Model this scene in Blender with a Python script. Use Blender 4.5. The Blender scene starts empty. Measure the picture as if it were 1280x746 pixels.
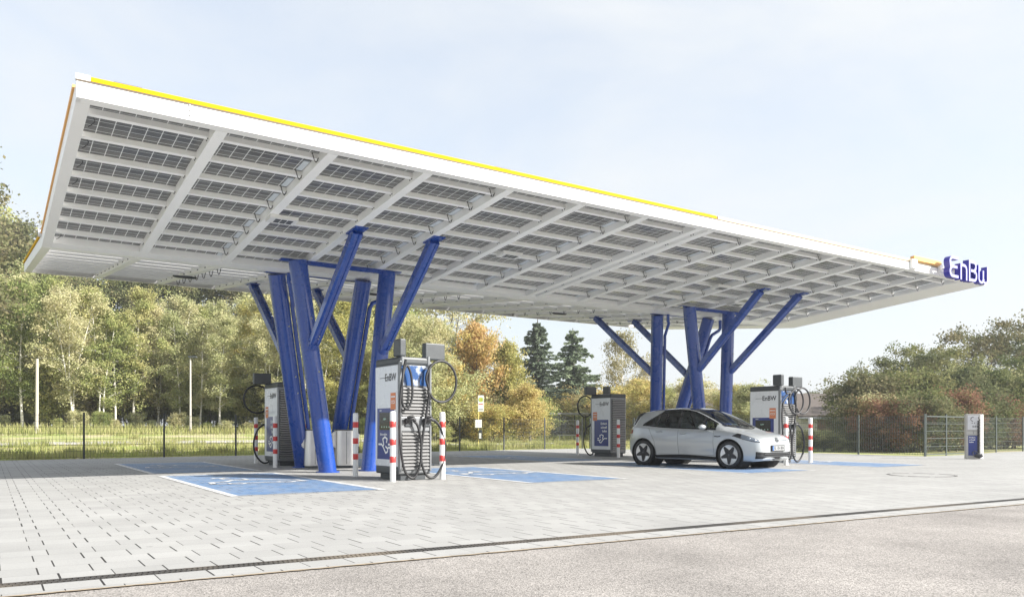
import bpy, bmesh, math, random
from mathutils import Vector, Matrix
random.seed(7)
R = math.radians
scene = bpy.context.scene
COL = scene.collection
# ------------------------------------------------------------------ scene / camera
CAMH = 1.0
HOR = 536.0
def G(x, y):
    d = 1000.0 * CAMH / (y - HOR)
    return Vector(((x - 640) / 1000.0 * d, d, 0.0))
def P3(x, y, d):
    return Vector(((x - 640) / 1000.0 * d, d, CAMH + (HOR - y) / 1000.0 * d))
cam = bpy.data.cameras.new("camera"); camo = bpy.data.objects.new("camera", cam); COL.objects.link(camo)
cam.lens = 28.125; cam.sensor_width = 36; cam.sensor_fit = 'HORIZONTAL'
cam.shift_y = (HOR - 373) / 1280.0
cam.clip_end = 3000; cam.clip_start = 0.05
camo.location = (0, 0, CAMH); camo.rotation_euler = (R(90), 0, 0)
scene.camera = camo
scene.render.engine = 'CYCLES'
scene.view_settings.view_transform = 'Standard'; scene.view_settings.look = 'None'
scene.view_settings.exposure = 1.56; scene.view_settings.gamma = 1
scene.view_settings.use_curve_mapping = False
scene.cycles.max_bounces = 8; scene.cycles.transparent_max_bounces = 16
# ------------------------------------------------------------------ light
SUN_EL = 30.0
sdir = Vector((0.955, -0.297, 0)).normalized()          # horizontal direction towards the sun
sv = Vector((sdir.x * math.cos(R(SUN_EL)), sdir.y * math.cos(R(SUN_EL)), math.sin(R(SUN_EL))))
sl = bpy.data.lights.new("sun", 'SUN'); so = bpy.data.objects.new("sun", sl); COL.objects.link(so)
sl.energy = 3.7; sl.angle = R(0.53); sl.color = (1.0, 0.965, 0.91)
so.rotation_euler = (-sv).to_track_quat('-Z', 'Y').to_euler(); so.location = (30, -10, 40)
world = bpy.data.worlds.new("World"); scene.world = world; world.use_nodes = True
nt = world.node_tree; nt.nodes.clear()
def N(nt, t, **k):
    n = nt.nodes.new(t)
    for a, b in k.items(): setattr(n, a, b)
    return n
out = N(nt, 'ShaderNodeOutputWorld'); bg = N(nt, 'ShaderNodeBackground'); sky = N(nt, 'ShaderNodeTexSky')
sky.sky_type = 'NISHITA'; sky.sun_disc = False; sky.sun_elevation = R(SUN_EL)
sky.sun_rotation = math.atan2(sv.x, sv.y)
sky.air_density = 1.0; sky.dust_density = 2.2; sky.ozone_density = 1.0
tc = N(nt, 'ShaderNodeTexCoord'); sep = N(nt, 'ShaderNodeSeparateXYZ'); nt.links.new(tc.outputs['Generated'], sep.inputs[0])
mp = N(nt, 'ShaderNodeMapping'); mp.inputs['Scale'].default_value = (1.3, 1.3, 3.2); mp.inputs['Location'].default_value = (0.35, 0.2, 0.1)
nt.links.new(tc.outputs['Generated'], mp.inputs[0])
nz = N(nt, 'ShaderNodeTexNoise'); nz.inputs['Scale'].default_value = 2.1; nz.inputs['Detail'].default_value = 7; nz.inputs['Roughness'].default_value = .52
nz.inputs['Distortion'].default_value = .35
nt.links.new(mp.outputs[0], nz.inputs['Vector'])
rmp = N(nt, 'ShaderNodeMapRange'); rmp.inputs[1].default_value = .38; rmp.inputs[2].default_value = .68; rmp.inputs[3].default_value = .66; rmp.inputs[4].default_value = .97
nt.links.new(nz.outputs['Fac'], rmp.inputs[0])
# thin veil thickens toward the horizon (real air: more of it along a low ray)
hz = N(nt, 'ShaderNodeMapRange'); hz.inputs[1].default_value = 0.0; hz.inputs[2].default_value = .42; hz.inputs[3].default_value = 1.0; hz.inputs[4].default_value = 0.0
nt.links.new(sep.outputs['Z'], hz.inputs[0])
mx_ = N(nt, 'ShaderNodeMath', operation='MAXIMUM')
hz2 = N(nt, 'ShaderNodeMath', operation='MULTIPLY'); hz2.inputs[1].default_value = .95
nt.links.new(hz.outputs[0], hz2.inputs[0])
nt.links.new(rmp.outputs[0], mx_.inputs[0]); nt.links.new(hz2.outputs[0], mx_.inputs[1])
mix = N(nt, 'ShaderNodeMix', data_type='RGBA')
nt.links.new(mx_.outputs[0], mix.inputs['Factor'])
nt.links.new(sky.outputs[0], mix.inputs['A']); mix.inputs['B'].default_value = (3.10, 3.22, 3.32, 1)
nt.links.new(mix.outputs['Result'], bg.inputs['Color']); bg.inputs['Strength'].default_value = 0.1
nt.links.new(bg.outputs[0], out.inputs[0])

# ------------------------------------------------------------------ materials
MATS = {}
def mat(name, col, rough=.6, metal=0, spec=.5, var=0.0, scale=8, bump=0.0, coat=0, trans=0, emit=None):
    if name in MATS: return MATS[name]
    m = bpy.data.materials.new(name); m.use_nodes = True; MATS[name] = m
    n = m.node_tree; b = n.nodes['Principled BSDF']
    b.inputs['Base Color'].default_value = (*col, 1); b.inputs['Roughness'].default_value = rough
    b.inputs['Metallic'].default_value = metal; b.inputs['Specular IOR Level'].default_value = spec
    b.inputs['Coat Weight'].default_value = coat; b.inputs['Coat Roughness'].default_value = .05
    if emit:
        b.inputs['Emission Color'].default_value = (*col, 1); b.inputs['Emission Strength'].default_value = emit
    if var or bump:
        tc = N(n, 'ShaderNodeTexCoord'); nz = N(n, 'ShaderNodeTexNoise'); nz.inputs['Scale'].default_value = scale
        nz.inputs['Detail'].default_value = 6; nz.inputs['Roughness'].default_value = .6
        n.links.new(tc.outputs['Object'], nz.inputs['Vector'])
        if var:
            mx = N(n, 'ShaderNodeMix', data_type='RGBA')
            mx.inputs['A'].default_value = (*[c * (1 - var) for c in col], 1); mx.inputs['B'].default_value = (*[min(1, c * (1 + var)) for c in col], 1)
            n.links.new(nz.outputs['Fac'], mx.inputs['Factor']); n.links.new(mx.outputs['Result'], b.inputs['Base Color'])
            mr = N(n, 'ShaderNodeMapRange'); mr.inputs[3].default_value = max(0.02, rough - .1); mr.inputs[4].default_value = min(1, rough + .1)
            n.links.new(nz.outputs['Fac'], mr.inputs[0]); n.links.new(mr.outputs[0], b.inputs['Roughness'])
        if bump:
            bp = N(n, 'ShaderNodeBump'); bp.inputs['Strength'].default_value = bump; bp.inputs['Distance'].default_value = .02
            n.links.new(nz.outputs['Fac'], bp.inputs['Height']); n.links.new(bp.outputs[0], b.inputs['Normal'])
    return m
white_steel = mat('white_painted_steel', (.90, .90, .89), .42, var=.035, scale=1.6)
white_fascia = mat('white_fascia_sheet', (.84, .835, .82), .32, var=.03, scale=1.2)
seam_dark = mat('dark_seam', (.05, .05, .05), .7)
blue_steel = mat('blue_painted_steel', (.012, .060, .31), .28, var=.09, scale=3, coat=.5)
yellow_m = mat('yellow_light_cover', (.62, .36, .008), .8, spec=.1, var=.03, scale=2)
overexposed_m = mat('overexposed_light_cover', (.60, .47, .28), .3)  # yellow cover bleached by overexposure; that brightness is put into this pale colour
orange_m = mat('orange_light_cover', (.80, .42, .12), .4)
black_rub = mat('black_rubber', (.018, .018, .02), .5)
dark_pl = mat('dark_plastic', (.055, .062, .068), .42, var=.1)
grey_case = mat('grey_coated_metal', (.23, .24, .25), .38, metal=.35, var=.08, scale=5)
slat_m = mat('louvre_silver', (.33, .33, .33), .35, metal=.5, var=.06)
slat_dark = mat('louvre_gap', (.035, .037, .04), .6)
panel_white = mat('pale_cover_sheet', (.76, .775, .80), .28, var=.03, scale=2, coat=.3)
blue_foil = mat('blue_foil', (.010, .030, .21), .3, coat=.3)
foil_white = mat('white_foil', (.85, .85, .85), .4)
ink = mat('black_print', (.02, .02, .025), .5)
orange_st = mat('orange_sticker', (.72, .24, .10), .5, var=.05)
scr_m = mat('dark_display', (.008, .01, .012), .12)
paint_w = mat('bollard_white', (.80, .80, .79), .38, var=.05, scale=12)
paint_r = mat('bollard_red', (.62, .05, .045), .4, var=.1, scale=12)
steel_m = mat('stainless_steel', (.78, .77, .74), .34, metal=.75, var=.08, scale=4)
galv = mat('galvanised_steel', (.30, .32, .33), .45, metal=.4, var=.12)
anthr = mat('anthracite_steel', (.035, .04, .042), .5, var=.1)
iron = mat('cast_iron', (.09, .085, .08), .7, var=.3, scale=30)

# solar module: cells with pale grid lines, glossy glass
def pv_mat():
    m = bpy.data.materials.new('solar_glass'); m.use_nodes = True; n = m.node_tree; b = n.nodes['Principled BSDF']
    at = N(n, 'ShaderNodeUVMap'); sp = N(n, 'ShaderNodeSeparateXYZ'); n.links.new(at.outputs[0], sp.inputs[0])
    def line(src, k, w):
        a = N(n, 'ShaderNodeMath', operation='MULTIPLY'); a.inputs[1].default_value = k; n.links.new(src, a.inputs[0])
        f = N(n, 'ShaderNodeMath', operation='FRACT'); n.links.new(a.outputs[0], f.inputs[0])
        s = N(n, 'ShaderNodeMath', operation='LESS_THAN'); s.inputs[1].default_value = w; n.links.new(f.outputs[0], s.inputs[0])
        return s.outputs[0]
    l1 = line(sp.outputs['X'], 1 / .21, .05); l2 = line(sp.outputs['Y'], 1 / .168, .055)
    l3 = line(sp.outputs['Y'], 3 / .168, .05)
    mxx = N(n, 'ShaderNodeMath', operation='MAXIMUM'); n.links.new(l1, mxx.inputs[0]); n.links.new(l2, mxx.inputs[1])
    fin = N(n, 'ShaderNodeMath', operation='MULTIPLY'); fin.inputs[1].default_value = .22; n.links.new(l3, fin.inputs[0])
    mm = N(n, 'ShaderNodeMath', operation='MAXIMUM'); n.links.new(mxx.outputs[0], mm.inputs[0]); n.links.new(fin.outputs[0], mm.inputs[1])
    tc = N(n, 'ShaderNodeTexCoord'); nz = N(n, 'ShaderNodeTexNoise'); nz.inputs['Scale'].default_value = 1.3; nz.inputs['Detail'].default_value = 5
    n.links.new(tc.outputs['Object'], nz.inputs['Vector'])
    c0 = N(n, 'ShaderNodeMix', data_type='RGBA'); c0.inputs['A'].default_value = (.05, .053, .056, 1); c0.inputs['B'].default_value = (.12, .12, .12, 1)
    n.links.new(nz.outputs['Fac'], c0.inputs['Factor'])
    c = N(n, 'ShaderNodeMix', data_type='RGBA'); n.links.new(mm.outputs[0], c.inputs['Factor']); n.links.new(c0.outputs['Result'], c.inputs['A']); c.inputs['B'].default_value = (.66, .66, .65, 1)
    n.links.new(c.outputs['Result'], b.inputs['Base Color']); b.inputs['Roughness'].default_value = .16; b.inputs['Specular IOR Level'].default_value = .5
    tl = N(n, 'ShaderNodeBsdfTranslucent'); tl.inputs[0].default_value = (.85, .86, .85, 1); ms = N(n, 'ShaderNodeMixShader'); half = N(n, 'ShaderNodeMath', operation='MULTIPLY'); half.operation = 'MULTIPLY_ADD'; half.inputs[1].default_value = .45; half.inputs[2].default_value = .13
    n.links.new(mm.outputs[0], half.inputs[0]); n.links.new(half.outputs[0], ms.inputs[0]); n.links.new(b.outputs[0], ms.inputs[1]); n.links.new(tl.outputs[0], ms.inputs[2]); n.links.new(ms.outputs[0], n.nodes['Material Output'].inputs['Surface'])
    return m
pv = pv_mat()

# ------------------------------------------------------------------ mesh builder
def setprops(o, label=None, cat=None, group=None, kind=None):
    if label: o['label'] = label
    if cat: o['category'] = cat
    if group: o['group'] = group
    if kind: o['kind'] = kind
    return o
def empty(name, loc, rz=0, label=None, cat=None, group=None):
    o = bpy.data.objects.new(name, None); COL.objects.link(o); o.location = loc; o.rotation_euler = (0, 0, rz); o.empty_display_size = .2
    return setprops(o, label, cat, group)
def wmat(o):
    m = Matrix.Translation(o.location) @ Matrix.Rotation(o.rotation_euler.z, 4, 'Z')
    return (wmat(o.parent) @ m) if o.parent else m
class MB:
    def __init__(s): s.v = []; s.f = []; s.mi = []; s.uv = {}; s.sm = set()
    def add(s, vs, fs, mi=0, smooth=False):
        b = len(s.v); s.v += [Vector(v) for v in vs]
        for f in fs:
            if smooth: s.sm.add(len(s.f))
            s.f.append([b + i for i in f]); s.mi.append(mi)
        return s
    def box(s, x0, x1, y0, y1, z0, z1, mi=0, M=None, bev=0, shear=None):
        if bev > 0:
            bm = bmesh.new(); bmesh.ops.create_cube(bm, size=1)
            for v in bm.verts: v.co = Vector(((x0 + x1) / 2 + v.co.x * (x1 - x0), (y0 + y1) / 2 + v.co.y * (y1 - y0), (z0 + z1) / 2 + v.co.z * (z1 - z0)))
            bmesh.ops.bevel(bm, geom=bm.edges[:], offset=bev, segments=2, affect='EDGES', profile=.5)
            bm.verts.index_update(); vs = [M @ v.co if M else v.co.copy() for v in bm.verts]; fs = [[v.index for v in f.verts] for f in bm.faces]; bm.free()
            return s.add(vs, fs, mi)
        vs = [Vector((x, y, z)) for z in (z0, z1) for y in (y0, y1) for x in (x0, x1)]
        if M: vs = [M @ v for v in vs]
        return s.add(vs, [(0, 2, 3, 1), (4, 5, 7, 6), (0, 1, 5, 4), (2, 6, 7, 3), (0, 4, 6, 2), (1, 3, 7, 5)], mi)
    def fbox(s, F, a0, a1, b0, b1, c0, c1, mi=0):
        O, A, B, C = F
        vs = [O + A * a + B * b + C * c for c in (c0, c1) for b in (b0, b1) for a in (a0, a1)]
        return s.add(vs, [(0, 2, 3, 1), (4, 5, 7, 6), (0, 1, 5, 4), (2, 6, 7, 3), (0, 4, 6, 2), (1, 3, 7, 5)], mi)
    def tube(s, pts, r, n=8, mi=0, cap=True, closed=False, smooth=True):
        pts = [Vector(p) for p in pts]; m = len(pts)
        rs = r if isinstance(r, (list, tuple)) else [r] * m
        up = None; rings = []
        for i, p in enumerate(pts):
            if closed: t = pts[(i + 1) % m] - pts[i - 1]
            else: t = pts[min(i + 1, m - 1)] - pts[max(i - 1, 0)]
            t.normalize()
            if up is None:
                up = Vector((0, 0, 1)) if abs(t.z) < .9 else Vector((1, 0, 0))
            a = t.cross(up)
            if a.length < 1e-4: a = t.cross(Vector((0, 1, 0)))
            a.normalize(); b = a.cross(t); up = b
            rings.append([p + (a * math.cos(2 * math.pi * k / n) + b * math.sin(2 * math.pi * k / n)) * rs[i] for k in range(n)])
        vs = [v for rg in rings for v in rg]; fs = []
        for i in range(m if closed else m - 1):
            j = (i + 1) % m
            for k in range(n): fs.append((i * n + k, i * n + (k + 1) % n, j * n + (k + 1) % n, j * n + k))
        s.add(vs, fs, mi, smooth)
        if cap and not closed: s.add(rings[0][::-1], [tuple(range(n))], mi); s.add(rings[-1], [tuple(range(n))], mi)
        return s
    def lathe(s, prof, n=32, M=None, mi=0, smooth=True):     # prof (r, z) about z
        vs = []; fs = []
        for r, z in prof:
            for k in range(n):
                a = 2 * math.pi * k / n; v = Vector((r * math.cos(a), r * math.sin(a), z)); vs.append(M @ v if M else v)
        for i in range(len(prof) - 1):
            for k in range(n): fs.append((i * n + k, i * n + (k + 1) % n, (i + 1) * n + (k + 1) % n, (i + 1) * n + k))
        return s.add(vs, fs, mi, smooth)
    def poly(s, pts, mi=0): return s.add(pts, [tuple(range(len(pts)))], mi)
    def prism(s, pts, d, mi=0):                              # pts 3D polygon, d thickness vector
        pts = [Vector(p) for p in pts]; n = len(pts); d = Vector(d)
        vs = pts + [p + d for p in pts]; fs = [tuple(range(n))[::-1], tuple(range(n, 2 * n))]
        fs += [(i, (i + 1) % n, n + (i + 1) % n, n + i) for i in range(n)]
        return s.add(vs, fs, mi)
    def build(s, name, mats, parent=None, world=False, fix=True):
        me = bpy.data.meshes.new(name)
        vs = s.v
        if world and parent is not None:
            Mi = wmat(parent).inverted(); vs = [Mi @ v for v in vs]
        me.from_pydata([tuple(v) for v in vs], [], s.f)
        if not isinstance(mats, (list, tuple)): mats = [mats]
        for m in mats: me.materials.append(m)
        me.polygons.foreach_set('material_index', s.mi)
        me.polygons.foreach_set('use_smooth', [i in s.sm for i in range(len(s.f))])
        me.update()
        if fix:
            bm = bmesh.new(); bm.from_mesh(me); bmesh.ops.recalc_face_normals(bm, faces=bm.faces[:]); bm.to_mesh(me); bm.free()
        o = bpy.data.objects.new(name, me); COL.objects.link(o)
        if parent is not None: o.parent = parent
        return o
_tcache = {}
def text_poly(txt, size, align='LEFT', thick=0.0, spacing=1.0, line=1.0):
    key = (txt, size, align, thick, spacing)
    if key in _tcache: return _tcache[key]
    c = bpy.data.curves.new('t', 'FONT'); c.body = txt; c.size = size; c.align_x = align; c.extrude = thick; c.offset = size * .018; c.space_character = spacing; c.space_line = line
    o = bpy.data.objects.new('t', c); COL.objects.link(o); bpy.context.view_layer.update()
    me = o.evaluated_get(bpy.context.evaluated_depsgraph_get()).to_mesh()
    r = ([v.co.copy() for v in me.vertices], [tuple(p.vertices) for p in me.polygons])
    bpy.data.objects.remove(o); bpy.data.curves.remove(c)
    _tcache[key] = r; return r
def copy_tree(o, parent=None):
    c = o.copy(); COL.objects.link(c)
    if parent is not None: c.parent = parent
    for ch in [x for x in bpy.data.objects if x.parent == o]: copy_tree(ch, c)
    return c

Z = Vector((0, 0, 1))
# ------------------------------------------------------------------ directions
La = Vector((math.sin(R(59.1)), math.cos(R(59.1)), 0))      # along drain and paving rows
Ta = Vector((-math.sin(R(33.2)), math.cos(R(33.2)), 0))     # across (joints, bay sides)
DR0 = G(0, 731.7)                                            # drain centre line start
nL = Vector((-La.y, La.x, 0))                                # normal pointing away from the road
# dual basis so that P = u La + v Ta
det = La.x * Ta.y - La.y * Ta.x
du = Vector((Ta.y, -Ta.x, 0)) / det; dv = Vector((-La.y, La.x, 0)) / det
def UV(u, v): return DR0 + La * u + Ta * v
# ------------------------------------------------------------------ ground materials
def stone_mat():
    m = bpy.data.materials.new('pale_concrete_paving'); m.use_nodes = True; n = m.node_tree; b = n.nodes['Principled BSDF']
    tc = N(n, 'ShaderNodeTexCoord')
    def dot(vec, off):
        d = N(n, 'ShaderNodeVectorMath', operation='DOT_PRODUCT'); d.inputs[1].default_value = vec; n.links.new(tc.outputs['Object'], d.inputs[0])
        a = N(n, 'ShaderNodeMath', operation='ADD'); a.inputs[1].default_value = off; n.links.new(d.outputs['Value'], a.inputs[0]); return a.outputs[0]
    def math_(op, a, b_=None, c=None):
        k = N(n, 'ShaderNodeMath', operation=op)
        for i, q in enumerate((a, b_, c)):
            if q is None: continue
            if isinstance(q, (int, float)): k.inputs[i].default_value = q
            else: n.links.new(q, k.inputs[i])
        return k.outputs[0]
    u = dot(du, -DR0.dot(du)); v = dot(dv, -DR0.dot(dv))
    W = .335; H = .325
    vr = math_('DIVIDE', v, H); row = math_('FLOOR', vr); fy = math_('FRACT', vr)
    odd = math_('MODULO', math_('ABSOLUTE', row), 2.0)
    ur = math_('ADD', math_('DIVIDE', u, W), math_('MULTIPLY', odd, .34)); colm = math_('FLOOR', ur); fx = math_('FRACT', ur)
    # jitter of the joint width per block
    cmb = N(n, 'ShaderNodeCombineXYZ'); n.links.new(colm, cmb.inputs[0]); n.links.new(row, cmb.inputs[1])
    wn = N(n, 'ShaderNodeTexWhiteNoise', noise_dimensions='2D'); n.links.new(cmb.outputs[0], wn.inputs['Vector'])
    nz = N(n, 'ShaderNodeTexNoise'); nz.inputs['Scale'].default_value = .9; nz.inputs['Detail'].default_value = 5; n.links.new(tc.outputs['Object'], nz.inputs['Vector'])
    nz2 = N(n, 'ShaderNodeTexNoise'); nz2.inputs['Scale'].default_value = 60; nz2.inputs['Detail'].default_value = 4; n.links.new(tc.outputs['Object'], nz2.inputs['Vector'])
    wj = math_('ADD', .018, math_('MULTIPLY', wn.outputs['Value'], .026))
    jx = math_('LESS_THAN', fx, wj)
    open_ = math_('MULTIPLY', jx, math_('GREATER_THAN', math_('ADD', nz.outputs['Fac'], math_('MULTIPLY', wn.outputs['Value'], .5)), .46))
    jx2 = math_('MAXIMUM', open_, math_('MULTIPLY', jx, .35))
    jy = math_('MULTIPLY', math_('LESS_THAN', fy, .016), .34)
    j = math_('MAXIMUM', jx2, jy)
    # base colour: block to block variation, dirt patches, fine grain
    nz3 = N(n, 'ShaderNodeTexNoise'); nz3.inputs['Scale'].default_value = .28; nz3.inputs['Detail'].default_value = 9; nz3.inputs['Roughness'].default_value = .7; n.links.new(tc.outputs['Object'], nz3.inputs['Vector'])
    cs = N(n, 'ShaderNodeCombineXYZ'); n.links.new(math_('MULTIPLY', u, .12), cs.inputs[0]); n.links.new(math_('MULTIPLY', v, 1.6), cs.inputs[1])
    nz4 = N(n, 'ShaderNodeTexNoise'); nz4.inputs['Scale'].default_value = 1.0; nz4.inputs['Detail'].default_value = 4; n.links.new(cs.outputs[0], nz4.inputs['Vector'])
    vo = N(n, 'ShaderNodeTexVoronoi'); vo.inputs['Scale'].default_value = 1.1; n.links.new(tc.outputs['Object'], vo.inputs['Vector'])
    drip = math_('MULTIPLY', math_('LESS_THAN', math_('ADD', vo.outputs['Distance'], math_('MULTIPLY', nz2.outputs['Fac'], .03)), .045), -.09)
    val = math_('ADD', math_('ADD', .330, drip), math_('MULTIPLY', math_('SUBTRACT', wn.outputs['Value'], .5), .042))
    val = math_('ADD', val, math_('MULTIPLY', math_('SUBTRACT', nz.outputs['Fac'], .5), .10))
    val = math_('ADD', val, math_('MULTIPLY', math_('SUBTRACT', nz2.outputs['Fac'], .5), .10)); val = math_('ADD', val, math_('MULTIPLY', math_('SUBTRACT', nz3.outputs['Fac'], .5), .13)); val = math_('ADD', val, math_('MULTIPLY', math_('SUBTRACT', nz4.outputs['Fac'], .5), .05))
    cc = N(n, 'ShaderNodeCombineColor'); n.links.new(val, cc.inputs[0]); n.links.new(math_('MULTIPLY', val, .99), cc.inputs[1]); n.links.new(math_('MULTIPLY', val, .955), cc.inputs[2])
    mx = N(n, 'ShaderNodeMix', data_type='RGBA'); n.links.new(j, mx.inputs['Factor']); n.links.new(cc.outputs[0], mx.inputs['A']); mx.inputs['B'].default_value = (.03, .028, .026, 1)
    n.links.new(mx.outputs['Result'], b.inputs['Base Color']); b.inputs['Roughness'].default_value = .8; b.inputs['Specular IOR Level'].default_value = .3
    hh = math_('SUBTRACT', math_('MULTIPLY', nz2.outputs['Fac'], .15), math_('MULTIPLY', j, 1.0))
    bp = N(n, 'ShaderNodeBump'); bp.inputs['Strength'].default_value = .35; bp.inputs['Distance'].default_value = .01; n.links.new(hh, bp.inputs['Height']); n.links.new(bp.outputs[0], b.inputs['Normal'])
    return m
def speckle_mat(name, c1, c2, c3, scale, bump=.4, patch=.5):
    m = bpy.data.materials.new(name); m.use_nodes = True; n = m.node_tree; b = n.nodes['Principled BSDF']
    tc = N(n, 'ShaderNodeTexCoord')
    v = N(n, 'ShaderNodeTexVoronoi'); v.inputs['Scale'].default_value = scale; n.links.new(tc.outputs['Object'], v.inputs['Vector'])
    s = N(n, 'ShaderNodeSeparateColor'); n.links.new(v.outputs['Color'], s.inputs[0])
    rp = N(n, 'ShaderNodeValToRGB'); e = rp.color_ramp.elements; e[0].position = 0; e[0].color = (*c1, 1); e[1].position = 1; e[1].color = (*c3, 1); k = e.new(.45); k.color = (*c2, 1)
    n.links.new(s.outputs[0], rp.inputs[0])
    nz = N(n, 'ShaderNodeTexNoise'); nz.inputs['Scale'].default_value = .6; nz.inputs['Detail'].default_value = 7; nz.inputs['Roughness'].default_value = .65; n.links.new(tc.outputs['Object'], nz.inputs['Vector'])
    mr = N(n, 'ShaderNodeMapRange'); mr.inputs[1].default_value = .3; mr.inputs[2].default_value = .7; mr.inputs[3].default_value = 1 - patch * .35; mr.inputs[4].default_value = 1 + patch * .3; n.links.new(nz.outputs['Fac'], mr.inputs[0])
    mm = N(n, 'ShaderNodeMix', data_type='RGBA', blend_type='MULTIPLY'); mm.inputs['Factor'].default_value = 1; n.links.new(rp.outputs[0], mm.inputs['A']); n.links.new(mr.outputs[0], mm.inputs['B'])
    if patch > .7:
        vc = N(n, 'ShaderNodeTexVoronoi', feature='DISTANCE_TO_EDGE'); vc.inputs['Scale'].default_value = .22
        wz = N(n, 'ShaderNodeTexNoise'); wz.inputs['Scale'].default_value = 2.2; wz.inputs['Detail'].default_value = 6; n.links.new(tc.outputs['Object'], wz.inputs['Vector'])
        wa = N(n, 'ShaderNodeVectorMath', operation='MULTIPLY_ADD'); wa.inputs[1].default_value = (.5, .5, 0); n.links.new(wz.outputs['Color'], wa.inputs[0]); n.links.new(tc.outputs['Object'], wa.inputs[2]); n.links.new(wa.outputs[0], vc.inputs['Vector'])
        lt = N(n, 'ShaderNodeMath', operation='LESS_THAN'); lt.inputs[1].default_value = .0016; n.links.new(vc.outputs['Distance'], lt.inputs[0])
        gt_ = N(n, 'ShaderNodeMath', operation='GREATER_THAN'); gt_.inputs[1].default_value = .55; n.links.new(nz.outputs['Fac'], gt_.inputs[0])
        mu_ = N(n, 'ShaderNodeMath', operation='MULTIPLY'); n.links.new(lt.outputs[0], mu_.inputs[0]); n.links.new(gt_.outputs[0], mu_.inputs[1])
        m3 = N(n, 'ShaderNodeMix', data_type='RGBA'); n.links.new(mu_.outputs[0], m3.inputs['Factor']); n.links.new(mm.outputs['Result'], m3.inputs['A']); m3.inputs['B'].default_value = (.10, .095, .09, 1); mm = m3
    n.links.new(mm.outputs['Result'], b.inputs['Base Color']); b.inputs['Roughness'].default_value = .9; b.inputs['Specular IOR Level'].default_value = .25
    bp = N(n, 'ShaderNodeBump'); bp.inputs['Strength'].default_value = bump; bp.inputs['Distance'].default_value = .01; n.links.new(v.outputs['Distance'], bp.inputs['Height']); n.links.new(bp.outputs[0], b.inputs['Normal'])
    return m
paving_m = stone_mat()
asph_m = speckle_mat('pale_aggregate_asphalt', (.145, .136, .126), (.265, .247, .230), (.39, .362, .338), 115, .3, .8)
def grass_mat():
    m = bpy.data.materials.new('meadow_ground'); m.use_nodes = True; n = m.node_tree; b = n.nodes['Principled BSDF']
    tc = N(n, 'ShaderNodeTexCoord')
    a = N(n, 'ShaderNodeTexNoise'); a.inputs['Scale'].default_value = .45; a.inputs['Detail'].default_value = 8; a.inputs['Roughness'].default_value = .7; n.links.new(tc.outputs['Object'], a.inputs['Vector'])
    c = N(n, 'ShaderNodeTexNoise'); c.inputs['Scale'].default_value = 9; c.inputs['Detail'].default_value = 6; n.links.new(tc.outputs['Object'], c.inputs['Vector'])
    ad = N(n, 'ShaderNodeMath', operation='ADD'); ad.inputs[1].default_value = 0
    mu = N(n, 'ShaderNodeMath', operation='MULTIPLY_ADD'); mu.inputs[1].default_value = .45; n.links.new(c.outputs['Fac'], mu.inputs[0]); n.links.new(a.outputs['Fac'], mu.inputs[2])
    rp = N(n, 'ShaderNodeValToRGB'); e = rp.color_ramp.elements; e[0].position = .56; e[0].color = (.18, .24, .06, 1); e[1].position = .84; e[1].color = (.46, .39, .27, 1); k = e.new(.70); k.color = (.33, .36, .13, 1)
    n.links.new(mu.outputs[0], rp.inputs[0]); n.links.new(rp.outputs[0], b.inputs['Base Color']); b.inputs['Roughness'].default_value = .95; b.inputs['Specular IOR Level'].default_value = .1
    bp = N(n, 'ShaderNodeBump'); bp.inputs['Strength'].default_value = .6; bp.inputs['Distance'].default_value = .08; n.links.new(c.outputs['Fac'], bp.inputs['Height']); n.links.new(bp.outputs[0], b.inputs['Normal'])
    return m
grass_m = grass_mat()
path_m = speckle_mat('pale_gravel', (.30, .28, .26), (.42, .40, .37), (.55, .52, .48), 30)

# pavement outline (far edge follows the fence)
FE = [(-62, -11.4)]
F0 = G(0, 575.3); F1 = Vector((3.7, 41.4, 0)); Fd = (F1 - F0).normalized()
FW = F0 - Fd * 45
pave_far = [FW, F0, F1, Vector((12.0, 34.4, 0)), Vector((15.2, 29.35, 0)), Vector((17.7, 31.2, 0)), Vector((21.0, 34.6, 0)), Vector((60, 62, 0))]
ZP = 0.0
mb = MB()
near_l = UV(-60, .085); near_r = UV(75, .085)
mb.poly([near_l, near_r] + pave_far[::-1])
o = mb.build('paved_forecourt', paving_m); setprops(o, kind='structure')
# terrain
def terr(X, Y):
    q = (Vector((X, Y, 0)) - F0).dot(Vector((-Fd.y, Fd.x, 0)))
    r = X / max(Y, 5.0)
    w = min(1, max(0, (-r - .06) / .12)); w = w * w * (3 - 2 * w)
    h = min(1.25, max(0, q - 1.2) * .034) * w
    return -.006 + h
mb = MB(); n1 = 150
import itertools
def gridline(a, b, n, p=1.0): return [a + (b - a) * (i / n) for i in range(n + 1)]
ys = [-60, -30, -10, 0, 8, 14] + [16 + i * 1.5 for i in range(60)] + [110, 130, 160, 220, 320, 500, 900, 1500]
xs = [-1500, -700, -400, -250, -160] + [-120 + i * 2.0 for i in range(121)] + [130, 150, 180, 250, 400, 700, 1500]
vs = []; fs = []
inside_z = -.09
def under(X, Y):   # dip below the paving and the road so nothing pokes through
    P = Vector((X, Y, 0)); q = (P - F0).dot(Vector((-Fd.y, Fd.x, 0)))
    return q < -3
for Y in ys:
    for X in xs:
        z = terr(X, Y)
        vs.append((X, Y, z if not (z < 0) else -.06 if Y < 60 and under(X, Y) else -.006))
nx = len(xs)
for j in range(len(ys) - 1):
    for i in range(nx - 1): fs.append((j * nx + i, j * nx + i + 1, (j + 1) * nx + i + 1, (j + 1) * nx + i))
mb.add(vs, fs, smooth=True); o = mb.build('meadow_ground', grass_m); setprops(o, kind='structure')
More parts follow.
